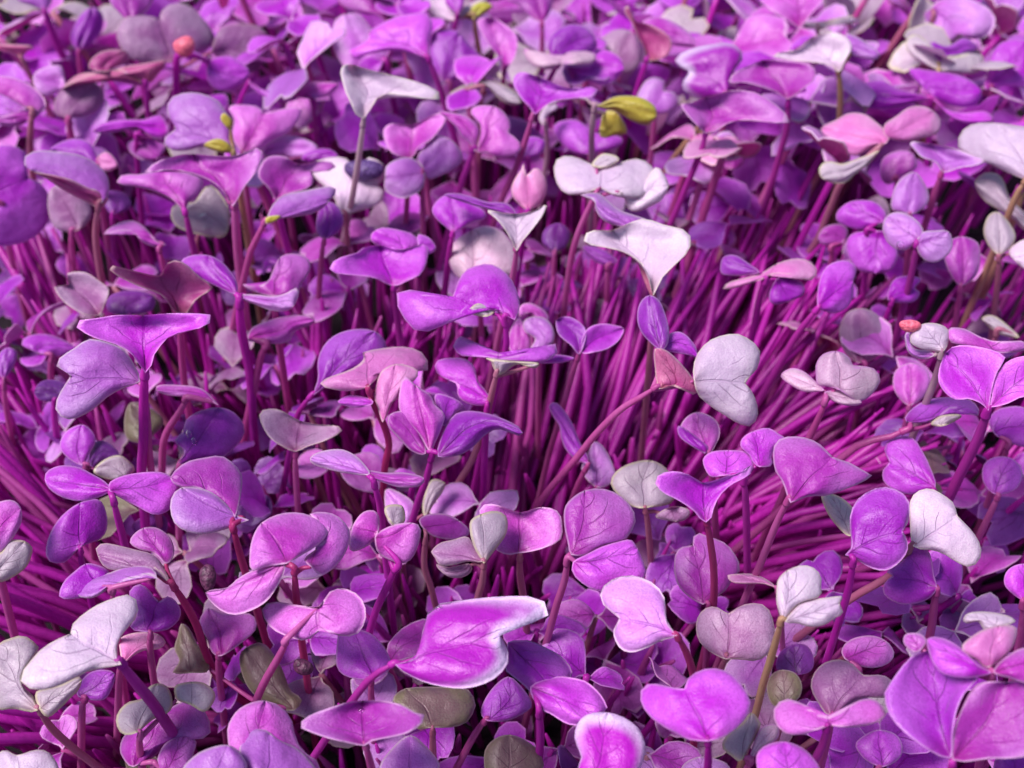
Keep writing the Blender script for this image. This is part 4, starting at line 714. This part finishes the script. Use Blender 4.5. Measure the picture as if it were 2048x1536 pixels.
for i, p in enumerate(chosen):
    far = p[1] < 420
    wts = [0.3, 0.3, 1, 3, 3, 4, 4, .5, 2.5, .2, 2, 2, 2, 3, 2] if far else [2.5, 1.5, 2.5, 3, 3, 4, 3, 1.5, 2 if far else 1, 1 if far else 2.5, 2, 2, 2, 2, 1.5 if far else .3]
    k = random.choices(range(len(protos)), wts)[0]
    pr, colour, cls = protos[k]
    if far and p[0] > 1200 and random.random() < .45:
        k = random.choice([i_ for i_, q_ in enumerate(protos) if q_[2] in 'wlk']); pr, colour, cls = protos[k]
    o = pr if k not in first else copy_tree(pr); first.add(k)
    z = random.uniform(0.045, 0.053) if far else random.uniform(0.036, 0.046)
    J = at_z(p, z); sc = z / 0.047 * (1.25 if far else 1)
    lean = np.array([J[0] * 0.25, 0.01 if p[1] < 900 else -0.006])
    o.location = (J[0] - lean[0], J[1] - lean[1], 0)
    o.rotation_euler = (Vector((lean[0], lean[1], z)).to_track_quat('Z', 'Y').to_matrix() @ Euler((0, 0, random.uniform(0, 6.28))).to_matrix()).to_euler()
    o.scale = (sc,) * 3
    o["label"] = place_label(p, colour); o["category"] = "sprout"; o["group"] = GROUP
for k, (pr, _, _) in enumerate(protos):
    if k not in first:
        for ch in list(pr.children): bpy.data.objects.remove(ch)
        bpy.data.objects.remove(pr)

# ---------------------------------------------------------------- the uncountable rest: bare stalks in the partings and the shaded understorey
VV, FF, TT, base = [], [], [], 0
def put_stalk(a, b, r, bow):
    global base
    m = (a + b) / 2 + bow
    P = resample(catmull(np.array([a, m, b]), 6, closed=False), 9)
    V, f = tube(P, r * np.array([.35, .8, .92, .95, .97, 1, 1, 1.03, 1.05]), 6)
    VV.append(V); FF.extend([tuple(x + base for x in q) for q in f]); TT.append(np.full(len(V), random.choice((0, 0, 0, .1, .25, .8)))); base += len(V)
GUIDES = [
  [((1010, 640), (930, 1150)), ((1110, 600), (985, 1170)), ((1190, 560), (1060, 1150)), ((1280, 560), (1110, 1130)), ((1370, 560), (1150, 1110)), ((1460, 540), (1190, 1100)), ((1560, 540), (1230, 1090)), ((1660, 600), (1260, 1090)), ((1740, 700), (1290, 1100)), ((1780, 800), (1320, 1120)), ((1800, 910), (1350, 1140)), ((1800, 1000), (1380, 1160)), ((1810, 1070), (1410, 1190)), ((1820, 1140), (1450, 1230)), ((1820, 1220), (1480, 1270))],
  [((1400, 250), (1290, 700)), ((1480, 220), (1330, 700)), ((1580, 240), (1390, 700)), ((1680, 290), (1460, 700))],
  [((-40, 470), (150, 900)), ((60, 470), (230, 900)), ((180, 560), (260, 900))],
  [((-60, 640), (300, 1190)), ((-60, 800), (320, 1240)), ((-70, 920), (340, 1290)), ((-80, 1020), (360, 1320)), ((-80, 1120), (380, 1350)), ((-80, 1220), (420, 1370)), ((-80, 1330), (450, 1400)), ((-80, 1430), (470, 1430)), ((-80, 1530), (470, 1480))],
  [((560, 620), (620, 930)), ((640, 600), (650, 930)), ((740, 640), (700, 930)), ((830, 660), (770, 960)), ((900, 680), (830, 1000)), ((980, 700), (890, 1060))],
]
DENS = [17, 11, 7, 6, 8]
for g, dn in zip(GUIDES, DENS):
    for i in range(len(g) - 1):
        for k in range(dn):
            u = random.random()
            a = np.array(g[i][0]) * (1 - u) + np.array(g[i + 1][0]) * u + rng.normal(0, 14, 2)
            b = np.array(g[i][1]) * (1 - u) + np.array(g[i + 1][1]) * u + rng.normal(0, 34, 2); a = a + (a - b) * random.uniform(.0, .22)
            A = at_z(a, random.uniform(.030, .048)); B = at_z(b, random.uniform(-.002, .004))
            put_stalk(A, B, random.uniform(.0006, .00105), np.array([rng.normal(0, .0034), rng.normal(0, .003), random.uniform(-.002, .007)]))
for k in range(3600):
    x = random.uniform(-.26, .26); y = random.uniform(-.13, .42)
    hz = random.uniform(.028, .043)
    top = np.array([x, y, hz]); q = project(top)
    if any(inside(q, g) for g in GAPS): continue
    foot = np.array([x * .9 + rng.normal(0, .003), y + rng.normal(0, .004) + (-.006 if y > 0 else .006), -.002])
    if -60 < q[0] < 2110 and -60 < q[1] < 1600 or random.random() < .4:
        put_stalk(top, foot, random.uniform(.00055, .0008), rng.normal(0, .0012, 3))
for k in range(1900):
    x = random.uniform(-.15, .15); y = random.uniform(-.12, .05); top = np.array([x, y, random.uniform(.016, .034)])
    put_stalk(top, top * np.array([.93, 1, 0]) + np.array([rng.normal(0, .004), rng.normal(.002, .004), -.002]), random.uniform(.0006, .0009), rng.normal(0, .0012, 3))
o = mesh_obj("sprout_stems", np.vstack(VV), FF, [SM['v']], None, None, {"tone": np.concatenate(TT)})
o["kind"] = "stuff"; o["label"] = "crowded bare magenta sprout stems filling the partings of the stand"


LM = [M[c] for c in 'pPdmglwo']
VV, FF, EE, SS, MI, base = [], [], [], [], [], 0
ns, nh = 8, 3; fcs = blade_faces(ns, nh)
for k in range(3300):
    x = random.uniform(-.28, .28); y = random.uniform(-.13, .46)
    far = y > .09
    hz = random.uniform(.028, .050) if far else random.uniform(.012, .037)
    if x > .045 and -.07 < y < .12: hz += .014
    top = np.array([x, y, hz]); q = project(top); v = top - CAM
    if v @ F_ > 0 and any(inside(q, g) for g in GAPS): continue
    inframe = -120 < q[0] < 2170 and -120 < q[1] < 1660
    if not inframe and random.random() < .55 or (not far and random.random() < .42): continue
    az = random.uniform(0, 6.3); c = random.choices(range(8), [4, 4, .6, 5, 1.0, 4, 2, .2] if far else [6, 1.5, 5, 1.5, 3, .1, .1, .8])[0]  # shade of the depths put into the colour: near leaves favour darker classes
    for s2 in range(2):
        Lv, s, t, e = heart_leaf(random.uniform(.0075, .0105) * (1.5 if far else 1), az + s2 * math.pi, random.uniform(-.5, .95), random.uniform(-.1, .5), random.uniform(-.1, .75), random.uniform(-.1, .6), ns, nh, random.uniform(-3, 3))
        VV.append(Lv + top); EE.append(e); SS.append(np.stack([s, t, np.full(len(s), random.random())], 1))
        FF.extend([tuple(i + base for i in f) for f in fcs]); MI.extend([c] * len(fcs)); base += len(Lv)
o = mesh_obj("understorey_leaves", np.vstack(VV), FF, LM, None, None, {"edge": np.concatenate(EE), "st": np.vstack(SS)}, True, MI)
o["kind"] = "stuff"; o["label"] = "dim crowded sprout leaves deep between the stems and far off"

# ---------------------------------------------------------------- husks and drops lying on the leaves
def hit(px):
    d = rays(px)[0]; best = None
    for bv, ob, rt in bvhs:
        h = bv.ray_cast(Vector(CAM), Vector(d))
        if h[0] is not None and (best is None or h[3] < best[1]): best = (np.array(h[0]), h[3], d)
    return best
def blob(name, px, a, b, c, rot, mat, label, cat, depth=None, wr=0.0, group=None, rise=0.6):
    h = hit(px)
    D = h[1] if h else .2
    if depth is not None: J = at_z(px, depth); D = np.linalg.norm(J - CAM)
    d = rays(px)[0]; k = D / FPX
    J = CAM + d * (D - c * k * rise)
    nu, nv = 20, 12; V = []; 
    for i in range(nv + 1):
        th = math.pi * i / nv
        for j in range(nu):
            ph = 2 * math.pi * j / nu
            r = 1 + wr * (math.sin(3 * ph + 2 * th) * .5 + math.sin(7 * ph + 5 * th) * .25) * math.sin(th)
            X = a * r * math.cos(th); Y = b * r * math.sin(th) * math.cos(ph); Z = c * r * math.sin(th) * math.sin(ph)
            if wr: Y += 0.18 * b * (X / a) ** 2
            cx = X * math.cos(rot) - Y * math.sin(rot); cy = X * math.sin(rot) + Y * math.cos(rot)
            V.append((cx * R_ + cy * U_ - Z * F_) * k)
    F = [(i * nu + j, i * nu + (j + 1) % nu, (i + 1) * nu + (j + 1) % nu, (i + 1) * nu + j) for i in range(nv) for j in range(nu)]
    o = mesh_obj(name, np.array(V), F, [mat], None, J); o["label"] = label; o["category"] = cat
    if group: o["group"] = group
    return o
def husk_mat(name, a, b):
    q = NB(name); tc = q.new("ShaderNodeTexCoord").outputs["Object"]
    n = q.new("ShaderNodeTexNoise"); q.link(tc, n.inputs["Vector"]); n.inputs["Scale"].default_value = 1500; n.inputs["Detail"].default_value = 4
    q.link(q.mix(q.smooth(n.outputs["Fac"], .35, .65), lin(a), lin(b)), q.b.inputs["Base Color"]); q.b.inputs["Roughness"].default_value = .4
    bp = q.new("ShaderNodeBump"); bp.inputs["Distance"].default_value = .0004; q.link(n.outputs["Fac"], bp.inputs["Height"]); q.link(bp.outputs[0], q.b.inputs["Normal"])
    return q.m
HP = husk_mat("salmon_pink_husk", (238, 120, 140), (206, 84, 110)); HD = husk_mat("dark_husk", (104, 54, 86), (64, 30, 54)); HV = husk_mat("violet_husk", (104, 76, 138), (70, 40, 96))
g = "seed husks left on the sprouts"
blob("seed_husk", (369, 93), 20, 18, 15, .3, HP, "round salmon pink seed husk on the tip of a crinkled violet leaf", "seed husk", .069, .16, g)
blob("seed_husk", (1820, 652), 21, 12, 11, -.1, HP, "oval pink seed husk stuck to the white bean-shaped leaf", "seed husk", .081, .10, g)
blob("seed_husk", (728, 341), 39, 21, 18, -.05, HV, "dark violet seed husk lying on the flat white leaf behind the tall stem", "seed husk", None, .10, g)
blob("seed_husk", (416, 1156), 16, 26, 14, .1, HD, "dark brown upright seed husk beside the big draped mauve sprout", "seed husk", .070, .08, g)
blob("seed_husk", (606, 1335), 20, 15, 11, -.5, HD, "dark seed husk low under the dusky two-lobed mauve leaf", "seed husk", .058, .14, g)
q = NB("water"); q.b.inputs["Base Color"].default_value = (1, 1, 1, 1); q.b.inputs["Transmission Weight"].default_value = 1; q.b.inputs["Roughness"].default_value = .02; q.b.inputs["IOR"].default_value = 1.33
WM = q.m; g = "water drops on the leaves"
for px, a, b, lab in (((407, 434), 8, 6, "bright water drop on the greyish white leaf"), ((412, 455), 5, 4, "smaller lower water drop on the greyish white leaf"),
        ((722, 1421), 6, 6, "round water drop on the mauve grey pointed leaf"), ((879, 1217), 7, 5, "water drop on the magenta part of the bicoloured leaf"),
        ((1801, 490), 8, 8, "round water drop on the blue lavender leaf pair"), ((1706, 44), 10, 8, "blurred water drop at the end of the long thin pale leaf"),
        ((378, 870), 5, 10, "slanting water drop on the round violet leaf, beside another"), ((388, 884), 4, 9, "second lower water drop on the round violet leaf"), ((368, 866), 3, 7, "thinnest of the water drops on the round violet leaf")):
    blob("water_drop", px, a, b, min(a, b) * .7, .3, WM, lab, "water drop", None, 0, g, .2)
